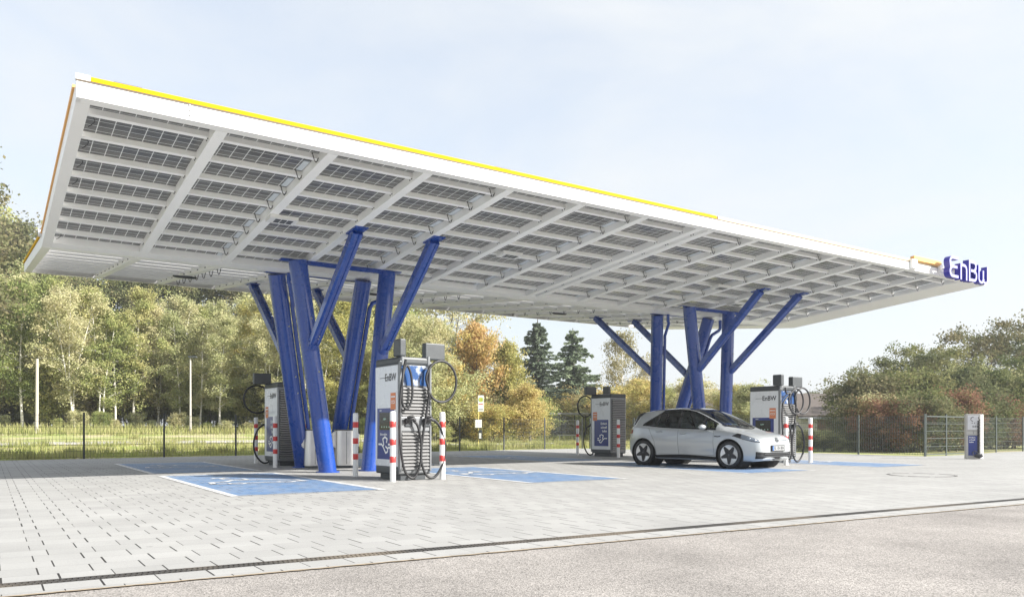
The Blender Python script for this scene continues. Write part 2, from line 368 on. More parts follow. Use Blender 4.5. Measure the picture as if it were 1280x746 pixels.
# kerb row, road, seam
mb = MB(); mb.poly([UV(-60, -.075), UV(75, -.075), UV(75, -.405), UV(-60, -.405)]); o = mb.build('kerb_row', paving_m); setprops(o, kind='structure')
mb = MB(); mb.poly([UV(-60, -.404) + Z * -.006, UV(90, -.404) + Z * -.006, UV(90, -30) + Z * -.006, UV(-60, -30) + Z * -.006]); o = mb.build('road', asph_m); setprops(o, kind='structure')
dirt_m = mat('brown_joint_dirt', (.30, .24, .17), .95, var=.5, scale=14)
mb = MB()
random.seed(3)
pts_a = []; pts_b = []
for i in range(700):
    u = -12 + i * .07
    pts_a.append(UV(u, -.404 + random.uniform(-.004, .008)) + Z * .003); pts_b.append(UV(u, -.424 - random.uniform(0, .022)) + Z * .003)
mb.add(pts_a + pts_b, [(i, i + 1, 700 + i + 1, 700 + i) for i in range(699)]); o = mb.build('road_edge_seam', dirt_m); setprops(o, kind='structure')
# drain channel (thing): trough + grate
dr = empty('drainage_channel', DR0, 0, 'long slotted cast iron drainage channel between the paving and the road edge', 'drain')
mb = MB(); mb.poly([UV(-20, -.075) + Z * -.05, UV(75, -.075) + Z * -.05, UV(75, .085) + Z * -.05, UV(-20, .085) + Z * -.05]);
mb.add([UV(-20, -.076), UV(75, -.076), UV(75, -.076) - Z * .05, UV(-20, -.076) - Z * .05], [(0, 1, 2, 3)]); mb.add([UV(-20, .086), UV(75, .086), UV(75, .086) - Z * .05, UV(-20, .086) - Z * .05], [(0, 1, 2, 3)])
mb.build('trough', mat('drain_dark', (.012, .012, .012), .9), dr, world=True)
grate_m = bpy.data.materials.new('grate_iron'); grate_m.use_nodes = True
_n = grate_m.node_tree; _b = _n.nodes['Principled BSDF']; _t = N(_n, 'ShaderNodeTexCoord'); _z = N(_n, 'ShaderNodeTexNoise'); _z.inputs['Scale'].default_value = .55; _z.inputs['Detail'].default_value = 3
_n.links.new(_t.outputs['Object'], _z.inputs['Vector']); _r = N(_n, 'ShaderNodeValToRGB'); _r.color_ramp.elements[0].position = .42; _r.color_ramp.elements[0].color = (.04, .037, .034, 1); _r.color_ramp.elements[1].position = .6; _r.color_ramp.elements[1].color = (.15, .125, .095, 1)
_n.links.new(_z.outputs['Fac'], _r.inputs[0]); _n.links.new(_r.outputs[0], _b.inputs['Base Color']); _b.inputs['Roughness'].default_value = .75
mb = MB(); Fg = (DR0, La, Ta, Z)
for a, b in ((-.075, -.055), (-.008, .014), (.068, .085)): mb.fbox(Fg, -20, 75, a, b, -.03, .001)
i = 0; u = -2.0
while u < 34:
    for a, b in ((-.055, -.008), (.014, .068)):
        off = .018 if a < 0 else 0
        mb.fbox(Fg, u + off, u + off + .017, a, b, -.03, .0)
    u += .036 if u < 14 else .072
mb.build('grate', grate_m, dr, world=True)
# ------------------------------------------------------------------ blue charging bays (painted)
def paint_mat(name, col, wear):
    m = bpy.data.materials.new(name); m.use_nodes = True; n = m.node_tree; b = n.nodes['Principled BSDF']
    tc = N(n, 'ShaderNodeTexCoord')
    def dot(vec, off):
        d = N(n, 'ShaderNodeVectorMath', operation='DOT_PRODUCT'); d.inputs[1].default_value = vec; n.links.new(tc.outputs['Object'], d.inputs[0])
        a = N(n, 'ShaderNodeMath', operation='ADD'); a.inputs[1].default_value = off; n.links.new(d.outputs['Value'], a.inputs[0]); return a.outputs[0]
    def math_(op, a, b_=None):
        k = N(n, 'ShaderNodeMath', operation=op)
        for i, q in enumerate((a, b_)):
            if q is None: continue
            if isinstance(q, (int, float)): k.inputs[i].default_value = q
            else: n.links.new(q, k.inputs[i])
        return k.outputs[0]
    u = dot(du, -DR0.dot(du)); v = dot(dv, -DR0.dot(dv)); W = .335; H = .325
    vr = math_('DIVIDE', v, H); row = math_('FLOOR', vr); odd = math_('MODULO', math_('ABSOLUTE', row), 2.0)
    ur = math_('ADD', math_('DIVIDE', u, W), math_('MULTIPLY', odd, .34)); fx = math_('FRACT', ur)
    cmb = N(n, 'ShaderNodeCombineXYZ'); n.links.new(math_('FLOOR', ur), cmb.inputs[0]); n.links.new(row, cmb.inputs[1])
    wn = N(n, 'ShaderNodeTexWhiteNoise', noise_dimensions='2D'); n.links.new(cmb.outputs[0], wn.inputs['Vector'])
    jx = math_('LESS_THAN', fx, math_('ADD', .022, math_('MULTIPLY', wn.outputs['Value'], .026)))
    jy = math_('MULTIPLY', math_('LESS_THAN', math_('FRACT', vr), .015), .3)
    nz = N(n, 'ShaderNodeTexNoise'); nz.inputs['Scale'].default_value = 2.2; nz.inputs['Detail'].default_value = 9; nz.inputs['Roughness'].default_value = .75; n.links.new(tc.outputs['Object'], nz.inputs['Vector'])
    a = N(n, 'ShaderNodeMix', data_type='RGBA'); mr = N(n, 'ShaderNodeMapRange'); mr.inputs[1].default_value = .38; mr.inputs[2].default_value = .72; mr.inputs[4].default_value = wear
    n.links.new(nz.outputs['Fac'], mr.inputs[0]); n.links.new(mr.outputs[0], a.inputs['Factor']); a.inputs['A'].default_value = (*col, 1); a.inputs['B'].default_value = (.38, .38, .37, 1)
    mx = N(n, 'ShaderNodeMix', data_type='RGBA'); n.links.new(math_('MAXIMUM', jx, jy), mx.inputs['Factor']); n.links.new(a.outputs['Result'], mx.inputs['A']); mx.inputs['B'].default_value = (.05, .05, .05, 1)
    n.links.new(mx.outputs['Result'], b.inputs['Base Color']); b.inputs['Roughness'].default_value = .6
    return m
bay_blue = paint_mat('bay_blue_paint', (.085, .185, .36), .6)
bay_white = paint_mat('bay_white_paint', (.66, .66, .65), .35)
def bay(FL, w=2.5, l=6.15, sym=True):
    FL = Vector(FL); Lb = Vector((.838, .546, 0)).normalized()
    F = lambda a, b, z: FL + Lb * a + Ta * b + Z * z
    mb = MB(); mb.poly([F(.12, .12, .004), F(w - .12, .12, .004), F(w - .12, l - .12, .004), F(.12, l - .12, .004)])
    o = mb.build('parking_bay', bay_blue); setprops(o, kind='structure')
    mb = MB()
    for a0, a1, b0, b1 in ((0, .12, 0, l), (w - .12, w, 0, l), (.12, w - .12, l - .12, l), (.12, w - .12, 0, .04)):
        mb.poly([F(a0, b0, .006), F(a1, b0, .006), F(a1, b1, .006), F(a0, b1, .006)])
    if sym:   # white electric-car pictogram: car outline with a cable and plug, read from the front of the bay
        def stroke(pts, wd=.085):
            for (x0, y0), (x1, y1) in zip(pts, pts[1:]):
                d = Vector((x1 - x0, y1 - y0)); ln = d.length; d /= ln; nn = Vector((-d.y, d.x)) * wd / 2; e = d * wd * .35
                q = [(x0 - e.x + nn.x, y0 - e.y + nn.y), (x1 + e.x + nn.x, y1 + e.y + nn.y), (x1 + e.x - nn.x, y1 + e.y - nn.y), (x0 - e.x - nn.x, y0 - e.y - nn.y)]
                mb.poly([F(w / 2 + a, l * .52 + b, .0085 + .0006 * (len(mb.f) % 7)) for a, b in q])
        stroke([(-.85, -.35), (-.80, .1), (-.5, .2), (-.3, .55), (.3, .6), (.55, .25), (.8, .1), (.85, -.35)], .10)
        stroke([(-.85, -.35), (-.62, -.35)], .10); stroke([(-.28, -.35), (.28, -.35)], .10); stroke([(.62, -.35), (.85, -.35)], .10)
        for cx in (-.45, .45): stroke([(cx + .15 * math.cos(t * math.pi / 5), -.38 + .15 * math.sin(t * math.pi / 5)) for t in range(11)], .07)
        stroke([(0, .6), (0, .95), (-.35, 1.05), (-.35, 1.35)], .08); stroke([(-.5, 1.35), (-.2, 1.35)], .1); stroke([(-.45, 1.35), (-.45, 1.5)], .06); stroke([(-.25, 1.35), (-.25, 1.5)], .06)
    o = mb.build('bay_marking', bay_white); setprops(o, kind='structure')
B1 = G(289, 620.6)
bay(B1); bay(B1 + Ta * 7.15)
B2 = G(662, 603.8); bay(B2, 2.45); bay(B2 + Ta * 7.4 - La * .2)
B3 = Vector((5.3, 18.0, 0)); bay(B3, 2.45); bay(B3 + Ta * 7.6)
B4 = Vector((9.6, 20.9, 0)); bay(B4, 2.45)
# manhole
mh = empty('manhole_cover', G(1152, 593.5), 0, 'round manhole cover set in the paving right of the car', 'manhole cover')
mb = MB(); mb.lathe([(0, .004), (.62, .004)], 40, None, 0, False); mb.build('lid', paving_m, mh)
mb = MB(); 
for k in range(40):
    a = 2 * math.pi * k / 40
    if k % 5 == 4: continue
    mb.box(-.05, .05, .64, .69, .001, .006, M=Matrix.Rotation(a, 4, 'Z'))
mb.build('rim', iron, mh)
# ------------------------------------------------------------------ canopy
Lc = Vector((1400, 1000, 12)).normalized(); T1 = Vector((-665, 1000, -101)).normalized(); T2 = Vector((-665, 1000, 116)).normalized()
P0 = Vector((-.544 * 10.3, 10.3, .415 * 10.3 + CAMH)); LEN = 24.9; VN = 7.07; VR = 7.75
PV_ = P0 + T1 * VN
W1 = Lc.cross(T1).normalized(); W2 = Lc.cross(T2).normalized()
FN = (P0, Lc, T1, W1); FR = (PV_, Lc, T2, W2)
def fp(F, u, v, w=0): return F[0] + F[1] * u + F[2] * v + F[3] * w
base_c = fp(FN, 12.3, 7.0); base_c = Vector((base_c.x, base_c.y, 0))
can = empty('solar_canopy', base_c, 0, 'huge white butterfly roof of solar glass on blue tree-like steel columns', 'canopy')
ribs = [.16 + 1.70 * k for k in range(8)]; ribs2 = [12.36 + 1.60 * k for k in range(8)]
ribs2[-1] = 23.5
def part(mb, name, m, label=None, par=None):
    o = mb.build(name, m, par or can, world=(par is None))
    if label: o['label'] = label
    return o
FH = .225
# fascias
for a, b in ((0, 12.18), (12.195, LEN)):
    mb = MB(); mb.fbox(FN, a, b, 0, .05, 0, FH); mb.fbox(FN, a, b, .05, .16, 0, .012); part(mb, 'fascia', white_fascia)
mb = MB(); mb.fbox(FN, 0, .05, .052, VN, 0, FH); mb.fbox(FN, .05, .17, .165, VN - .05, .0, .014); part(mb, 'fascia', white_fascia)
mb = MB(); mb.fbox(FN, LEN - .05, LEN, .052, VN, 0, FH); mb.fbox(FN, 23.55, LEN - .05, .165, VN - .05, .0, .014); part(mb, 'fascia', white_fascia)
mb = MB(); mb.fbox(FR, 0, .05, 0.01, VR, 0, FH); mb.fbox(FR, .05, .17, .16, VR - .05, 0, .014); part(mb, 'fascia', white_fascia)
mb = MB(); mb.fbox(FR, LEN - .05, LEN, 0.01, VR, 0, FH); mb.fbox(FR, 23.55, LEN - .05, .16, VR - .05, 0, .014); part(mb, 'fascia', white_fascia)
for a, b in ((0.052, 12.18), (12.195, LEN - .052)):
    mb = MB(); mb.fbox(FR, a, b, VR - .05, VR, 0, FH); mb.fbox(FR, a, b, VR - .20, VR - .052, 0, .012); part(mb, 'fascia', white_fascia)
# valley beam and gutter
mb = MB(); mb.fbox(FN, .052, LEN - .052, VN - .34, VN - .01, .004, .148); part(mb, 'valley_beam', white_steel)
mb = MB(); mb.fbox(FR, .052, LEN - .052, .01, .34, .004, .148); part(mb, 'valley_beam', white_steel)
# ribs
def bolts(F, mb, u, vs, w, side=-1):
    for v in vs:
        c = fp(F, u, v, w); M = Matrix.Translation(c) @ (F[1] * side).to_track_quat('Z', 'Y').to_matrix().to_4x4()
        mb.lathe([(0, .012), (.011, .012), (.013, 0)], 6, M)
def rafter_bolts(F, mb, u):
    n0 = len(mb.f)
    for k in range(9 if F is FN else 10):
        v = (.62 if F is FN else .45) + .8 * k
        if v < (6.6 if F is FN else 7.3): bolts(F, mb, u, (v - .02, v + .05), .05)
    for i in range(n0, len(mb.f)): mb.mi[i] = 1
allr = ribs[1:] + ribs2[:-1] + [ribs2[-1]]
for F, v0, v1 in ((FN, .165, VN - .345), (FR, .345, VR - .205)):
    for u in ribs[1:7] + ribs2[1:7]:
        mb = MB(); mb.fbox(F, u - .085, u + .085, v0, v1, .0, .15); rafter_bolts(F, mb, u - .087); part(mb, 'rafter', [white_steel, dark_pl])
    for u in (ribs[7] - .03, ribs2[0] + .03):
        mb = MB(); mb.fbox(F, u - .09, u + .09, v0, v1, .0, .15); rafter_bolts(F, mb, u - .092); part(mb, 'rafter', [white_steel, dark_pl])
    mb = MB(); mb.fbox(F, 23.5, 23.6, v0, v1, .016, .15); part(mb, 'rafter', white_steel)
# purlins
rowsN = [.62 + .8 * k for k in range(9)]; rowsR = [.42 + .8 * k for k in range(10)]
for F, rows, vmax in ((FN, rowsN[:8], VN), (FR, rowsR[1:9], VR)):
    for v in rows:
        mb = MB(); mb.fbox(F, .06, 23.49, v - .045, v + .045, .066, .148); part(mb, 'purlin', white_steel)
# panels
def panel(F, u0, u1, v0, v1):
    mb = MB(); O = fp(F, u0, v0, 0)
    mb.fbox((fp(F, 0, 0), F[1], F[2], F[3]), u0, u1, v0, v1, .152, .165)
    return mb
bays_u = [(ribs[k], ribs[k + 1]) for k in range(7)] + [(ribs2[k], ribs2[k + 1]) for k in range(7)]
def panel_obj(F, cells, name, par, stuff=False):
    mb = MB(); uvs = []
    for (u0, u1, v0, v1) in cells:
        mb.fbox(F, u0, u1, v0, v1, .152, .165)
        uvs.append((u0, u1, v0, v1))
    o = mb.build(name, pv, par, world=True, fix=False)
    me = o.data; uvl = me.uv_layers.new(name='UVMap')
    for p in me.polygons:
        u0, u1, v0, v1 = uvs[p.index // 6]
        for li in p.loop_indices:
            vi = me.loops[li].vertex_index % 8; a = vi & 1; b = (vi >> 1) & 1
            uvl.data[li].uv = (a * (u1 - u0) + .02, b * (v1 - v0) + .01)
    if stuff: o['kind'] = 'stuff'
    return o
cnt = 0; rest = []; panels = {}
vedge = [.06] + [.25 + .8 * k for k in range(9)]
vedge = [.055, .62, 1.42, 2.22, 3.02, 3.82, 4.62, 5.42, 6.22, VN + .0]
for bi, (a, b) in enumerate(bays_u):
    for k in range(0, 9):
        lo = vedge[k]
        cell = (a + .012, b - .012, lo + .01 if k > 0 else lo, vedge[k + 1] - .01)
        if cnt < 100 and bi < 12: panels[(bi, k)] = panel_obj(FN, [cell], 'solar_module', can); cnt += 1
        else: rest.append((FN, cell))
mbs = [c for F, c in rest]
rear = []
for bi, (a, b) in enumerate(bays_u):
    for k in range(10):
        if .35 + .8 * k > VR - .1: continue
        v0 = .35 + .8 * k if k else .0; v1 = min(VR - .052, .35 + .8 * (k + 1) - .02); rear.append((a + .012, b - .012, v0, v1))
mb = MB(); uvs = []
for F, cl in ((FN, mbs), (FR, rear)):
    for c in cl: mb.fbox(F, *c, .152, .165); uvs.append(c)
o = mb.build('solar_modules', pv, can, world=True, fix=False); o['kind'] = 'stuff'
uvl = o.data.uv_layers.new(name='UVMap')
for p in o.data.polygons:
    u0, u1, v0, v1 = uvs[p.index // 6]
    for li in p.loop_indices:
        vi = o.data.loops[li].vertex_index % 8; uvl.data[li].uv = ((vi & 1) * (u1 - u0) + .02, ((vi >> 1) & 1) * (v1 - v0) + .01)
mb = MB(); mb.fbox(FN, 12.05, 12.37, .055, VN, .1505, .17); mb.fbox(FR, 12.05, 12.37, .0, VR - .052, .1505, .17); part(mb, 'joint_cover', white_steel)
# junction boxes + hanging cable loops at every second bay
jb_white = mat('junction_label', (.62, .67, .72), .35)
for bi in (1, 3, 5, 7, 9, 11, 13):
    a, b = bays_u[bi]
    for k in range(1, 9):
        v0 = vedge[k]
        if (bi, k) in panels:
            mb = MB(); mb.fbox(FN, b - .20, b - .10, v0 + .30, v0 + .70, .138, .150, 1); mb.fbox(FN, b - .24, b - .14, v0 + .08, v0 + .22, .115, .150, 0)
            o = mb.build('junction_box', [dark_pl, jb_white], panels[(bi, k)], world=True)
        mb = MB(); c = b - .16; pts = []
        for t in range(11):
            q = t / 10
            pts.append(fp(FN, c - .03 + .09 * q, v0 - .06 - .03 * q, .06 - .11 * math.sin(math.pi * min(1, q * 1.05)) + .08 * (1 - q)))
        pts = [fp(FN, c, v0 + .2, .13), fp(FN, c - .02, v0 + .06, .08)] + pts
        mb.tube(pts, .0065, 5); part(mb, 'cable_loop', black_rub)
for bi in (2, 6, 9, 12):
    a, b = bays_u[bi]
    for k in range(1, 8):
        v0 = .42 + .8 * k; mb = MB(); pts = [fp(FR, a + .16 + .1 * q / 8, v0 - .05, .08 - .17 * math.sin(math.pi * q / 8)) for q in range(9)]
        mb.tube(pts, .009, 5); part(mb, 'cable_loop', black_rub)
for v0 in (.8, 1.6, 2.4, 3.2, 6.4):
    mb = MB(); mb.tube([fp(FN, .24 + .06 * math.sin(q * .7), v0 + .05 * q / 3, .16 - .03 * q) for q in range(6)], .006, 5); part(mb, 'cable_loop', black_rub)
# light line on the top edge
mb = MB(); mb.fbox(FN, .17, 12.4, -.015, .05, FH + .014, FH + .072); part(mb, 'light_line', yellow_m, 'yellow light line along the front edge')
mb = MB(); mb.fbox(FN, -.01, .16, -.015, .05, FH + .012, FH + .085); part(mb, 'corner_cap', white_fascia)
mb = MB(); mb.fbox(FN, 12.45, 20.6, -.012, .05, FH + .012, FH + .075); part(mb, 'light_line', overexposed_m, 'light line along the right half, overexposure painted in as pale colour')
mb = MB(); mb.fbox(FN, 20.75, LEN - .2, -.012, .05, FH + .012, FH + .05); part(mb, 'light_line', overexposed_m)
mb = MB(); mb.fbox(FN, 20.6, 22.1, -.08, .04, FH + .05, FH + .17); part(mb, 'light_line', orange_m, 'raised orange light bar beside the letters')
mb = MB(); mb.fbox(FN, -.025, .03, .25, VN, FH + .012, FH + .05); part(mb, 'light_line', orange_m, 'orange light line on the left edge')
mb = MB(); mb.fbox(FR, -.03, .03, .02, VR - .02, FH + .012, FH + .06); part(mb, 'light_line', yellow_m)
mb = MB(); mb.fbox(FN, .0, LEN, -.010, .045, FH - .008, FH + .016); mb.fbox(FN, .004, .045, .05, VN, FH, FH + .012); mb.fbox(FR, .004, .045, .0, VR, FH, FH + .012); part(mb, 'seal', mat('tan_seal', (.10, .075, .05), .6))
mb = MB(); mb.fbox(FN, -.06, .0, 6.95, 7.1, FH - .02, FH + .09); part(mb, 'corner_cap', mat('pale_bracket', (.65, .66, .68), .4))
# lightning rod stubs on top
for u in (.02, .45, 6.6, 12.0, 16.2, 18.9, 25.0):
    mb = MB(); a = fp(FN, u, .1, FH + .12); b = fp(FN, u + (.03 if u < .1 or u > 24.9 else .35), .12, FH + .13); mb.tube([a, b], .014, 6); mb.tube([fp(FN, u, .1, FH), a], .006, 5); part(mb, 'lightning_rod', dark_pl)
# joint plates with bolts on the fascia
for u in (1.33, 11.55, 12.19, 14.1):
    mb = MB(); mb.fbox(FN, u - .006, u + .004, -.003, 0.0, 0.01, FH - .01)
    for k in range(3):
        for du_ in (.06,):
            c = fp(FN, u + du_, 0, .07 + .07 * k); M = Matrix.Translation(c) @ (-T1).to_track_quat('Z', 'Y').to_matrix().to_4x4(); mb.lathe([(0, .010), (.016, .010), (.020, 0)], 8, M)
    part(mb, 'joint_plate', mat('grey_fitting', (.38, .38, .38), .4))
for u in (20.45, 22.0):
    mb = MB(); mb.fbox(FN, u, u + .28, -.09, -.002, .03, FH + .06); part(mb, 'light_bracket', white_fascia)
# lamps under the rafters
lamp_w = mat('lamp_housing', (.74, .74, .73), .4)
for u, v in ((3.61, 3.34), (9.0, 3.45), (16.5, 3.56), (18.8, 4.9)):
    mb = MB(); mb.fbox(FN, u - .12, u + .42, v - .16, v + .16, -.07, -.002); o = part(mb, 'ceiling_lamp', lamp_w)
    mb = MB()
    for i in range(3):
        for j in range(2): mb.fbox(FN, u + .0 + .12 * i, u + .10 + .12 * i, v - .10 + .11 * j, v - .01 + .11 * j, -.074, -.0705)
    o2 = mb.build('lamp_grille', dark_pl, o, world=True)
for u, v in ((3.5, 3.7), (16.2, 3.6), (8.8, 3.2)):
    mb = MB(); M = Matrix.Translation(fp(FR, u, v, -.04)) @ W2.to_track_quat('Z', 'Y').to_matrix().to_4x4() @ Matrix.Diagonal((1.6, .6, 1, 1))
    mb.lathe([(0, -.02), (.15, -.02), (.19, 0), (.19, .035), (0, .035)], 24, M); o = part(mb, 'loudspeaker', dark_pl)
# columns
def hprofile(mb, a, b, w=.17, d=.20, t=.05, side=None):
    """blue strut: closed round-cornered profile with two slim fins"""
    a = Vector(a); b = Vector(b); t_ = (b - a).normalized(); s = t_.cross(side or Vector((.81, .58, 0))).normalized(); q = s.cross(t_)
    ln = (b - a).length
    prof = [(-w / 2, -d / 2 + .05), (-w / 2 + .02, -d / 2), (w / 2 - .02, -d / 2), (w / 2, -d / 2 + .05), (w / 2, -.03), (w / 2 - .02, -.02), (w / 2 - .02, .02), (w / 2, .03), (w / 2, d / 2 - .05), (w / 2 - .02, d / 2), (-w / 2 + .02, d / 2), (-w / 2, d / 2 - .05), (-w / 2, .03), (-w / 2 + .02, .02), (-w / 2 + .02, -.02), (-w / 2, -.03)]
    v0 = [a + s * x + q * y for x, y in prof]; v1 = [b + s * x + q * y for x, y in prof]; n = len(prof)
    mb.add(v0 + v1, [tuple(range(n))[::-1], tuple(range(n, 2 * n))] + [(i, (i + 1) % n, n + (i + 1) % n, n + i) for i in range(n)])
tops = {'A': (FR, 4.90, .25), 'B': (FN, 4.94, 5.91), 'C': (FN, 6.98, 6.9), 'D': (FN, 7.23, 6.02)}
bases = {'A': Vector((-5.44, 20.83, 0)), 'B': Vector((-4.26, 18.5, 0)), 'C': Vector((-4.85, 21.8, 0)), 'D': Vector((-3.42, 19.2, 0))}
stt = {'B': (FN, 5.33, 3.40), 'D': (FN, 7.06, 3.28), 'A': (FR, 5.40, 4.05), 'C': (FR, 7.2, 3.85)}
for ti in range(2):
    du_ = 12.92 * ti; shift = Vector((Lc.x, Lc.y, 0)) * (12.92 * ti)
    for k in 'ABCD':
        F, u, v = tops[k]; top = fp(F, u + du_, v, -.02); bs = bases[k] + shift
        if ti == 1 and k == 'D': top = fp(F, u + du_ - .25, v, -.02)
        mb = MB(); mb.tube([bs + Z * .0, top], .205, 40); c = part(mb, 'column', blue_steel)
        mb = MB(); mb.tube([bs + Z * .001, bs + Z * .03], .27, 32, smooth=False); mb.build('base_plate', blue_steel, c, world=True)
        mb = MB(); 
        for z in (1.9, 2.3, 3.5):
            q = bs.lerp(top, z / top.z); mb.lathe([(0, .012), (.02, .012), (.026, 0)], 8, Matrix.Translation(q + Vector((.16, -.13, 0))) @ Vector((.78, -.62, 0)).to_track_quat('Z', 'Y').to_matrix().to_4x4())
        mb.build('rivet', galv, c, world=True)
        F2, u2, v2 = stt[k]; st = fp(F2, u2 + du_, v2, -.03)
        lo = bs.lerp(top, .60)
        dirn = (st - lo).normalized(); hd = Vector((dirn.x, dirn.y, 0)).normalized(); lo = lo + hd * .16
        mb = MB(); hprofile(mb, lo + dirn * .10, st, .20, .22)
        mb.tube([lo - dirn * .02, lo + dirn * .14], .125, 20)
        sc = part(mb, 'strut', blue_steel)
        mb = MB()
        for e in (.16, .24):
            p = lo + dirn * (e + .05); mb.tube([p - Vector((.09, -.085, 0)) + Vector((.18, -.17, 0)), p + Vector((.10, -.095, 0))], .018, 8)
        mb.build('strut_bolt', galv, sc, world=True)
        mb = MB(); mb.fbox((fp(F2, u2 + du_, v2, 0), F2[1], F2[2], F2[3]), -.14, .14, -.26, .26, -.03, -.001)
        for a_ in (-.10, .10):
            for b_ in (-.2, .2): mb.tube([fp(F2, u2 + du_ + a_, v2 + b_, -.045), fp(F2, u2 + du_ + a_, v2 + b_, -.03)], .022, 8)
        mb.build('head_plate', blue_steel, sc, world=True)
    mb = MB(); mb.fbox(FN, 4.55 + du_, 7.55 + du_, 5.86, 6.05, -.02, -.001); mb.fbox(FN, 4.75 + du_, 7.4 + du_, 5.93, 5.98, -.08, -.0205); part(mb, 'head_beam', blue_steel)
    mb = MB(); mb.fbox(FR, 4.6 + du_, 7.3 + du_, .12, .30, -.02, -.001); part(mb, 'head_beam', blue_steel)
    # rain pipes
    tB = fp(FN, 4.94 + du_, 5.91, -.02); b0 = bases['C'] + shift; tC = fp(FN, 6.98 + du_, 6.9, -.02)
    g = fp(FN, 7.75 + du_, 7.05, -.01); e = Vector((.27, .02, 0)); k1 = b0.lerp(tC, .86) + e; k0 = b0.lerp(tC, .03) + e
    mb = MB(); mb.tube([g, g - Z * .28, g - Z * .36 - Vector((.05, .04, 0)), k1 + Z * .12 + Vector((.06, 0, 0)), k1, k0], .055, 14); part(mb, 'rain_pipe', blue_steel)
    g = fp(FN, 5.10 + du_, 7.02, -.01); b0 = bases['A'] + shift; tA = fp(FR, 4.9 + du_, .25, -.02); e = Vector((.27, .02, 0)); k1 = b0.lerp(tA, .84) + e; k0 = b0.lerp(tA, .03) + e
    mb = MB(); mb.tube([g, g - Z * .22, g - Z * .28 + Vector((.03, 0, 0)), k1 + Z * .1, k1, k0], .05, 14); part(mb, 'rain_pipe', blue_steel)
# ------------------------------------------------------------------ letters
sign = empty('illuminated_letters', fp(FN, 22.1, -.3, 0), 0, 'blue and lilac three-dimensional letters at the right front corner of the canopy roof', 'letter sign')
let_face = mat('letter_face', (.32, .32, .56), .3); let_side = mat('letter_side', (.022, .018, .30), .3)
def stroke_letter(lines, w, u0, name):
    mb = MB(); O = fp(FN, 22.1, -.42, .0); Fz = Vector((0, 0, 1)); A = Vector((Lc.x, Lc.y, 0)).normalized(); Dn = Vector((T1.x, T1.y, 0)).normalized()
    O = Vector((O.x, O.y, 5.30)) - A * .30; w *= .86
    def P(x, z, d): return O + A * (u0 + x) * .86 + Fz * z * .88 + Dn * d
    fr = []
    for li, pts in enumerate(lines):
        n = len(pts); L_ = []; R_ = []
        for i, p in enumerate(pts):
            p = Vector(p); d0 = (p - Vector(pts[i - 1])).normalized() if i else None; d1 = (Vector(pts[i + 1]) - p).normalized() if i < n - 1 else None
            if d0 is None: d = d1; k = 1
            elif d1 is None: d = d0; k = 1
            else:
                d = (d0 + d1).normalized(); k = 1 / max(.4, d.dot(d0))
            nn = Vector((-d.y, d.x)) * w / 2 * k; L_.append(p + nn); R_.append(p - nn)
        e = li * .002
        for i in range(n - 1):
            q = [L_[i], L_[i + 1], R_[i + 1], R_[i]]
            vs = [P(a.x, a.y, -e) for a in q] + [P(a.x, a.y, .17 + e) for a in q]
            mb.add(vs, [(0, 1, 2, 3)], 1); mb.add(vs, [(4, 5, 6, 7)], 0); mb.add(vs, [(0, 1, 5, 4), (2, 3, 7, 6)], 0)
            if i == 0: mb.add(vs, [(3, 0, 4, 7)], 0)
            if i == n - 2: mb.add(vs, [(1, 2, 6, 5)], 0)
    return mb.build(name, [let_side, let_face], sign, world=True, fix=False)
def arc(cx, cy, r, a0, a1, n=8, ry=None): return [(cx + r * math.cos(R(a0 + (a1 - a0) * i / n)), cy + (ry or r) * math.sin(R(a0 + (a1 - a0) * i / n))) for i in range(n + 1)]
S = .72
stroke_letter([[(.62, .66)] + arc(.26, .52, .20, 90, 180, 6, .14) + arc(.22, .40, .13, 180, 200, 1) + [(.20, .365), (.55, .365)], [(.20, .365)] + arc(.22, .20, .16, 150, 270, 6, .14) + [(.62, .06)]], .11, 0.0, 'letter_e')
stroke_letter([[(.0, .0), (.0, .48), (.20, .48)] + arc(.22, .34, .16, 90, 0, 5, .14) + [(.38, .0)]], .11, .80, 'letter_n')
stroke_letter([[(.0, .66), (.30, .66)] + arc(.32, .52, .14, 90, -60, 6) + [(.30, .37)], [(.10, .37), (.34, .37)] + arc(.34, .215, .155, 90, -90, 8) + [(.0, .06)], [(.0, .71), (.0, .0)]], .11, 1.38, 'letter_b')
stroke_letter([[(.0, .62), (.0, .2)] + arc(.12, .18, .12, 180, 270, 4) + arc(.20, .16, .11, 270, 340, 3) + [(.30, .46)], [(.32, .46), (.32, .16)] + arc(.42, .16, .10, 180, 270, 3) + arc(.52, .16, .10, 270, 360, 3) + [(.62, .62)]], .095, 2.06, 'letter_w')
mb = MB(); mb.fbox(FN, 21.9, 24.7, -.20, -.12, .12, .16); mb.fbox(FN, 22.3, 22.4, -.12, 0, .10, .16); mb.fbox(FN, 24.2, 24.3, -.12, 0, .10, .16); mb.build('mounting_rail', white_steel, sign, world=True)
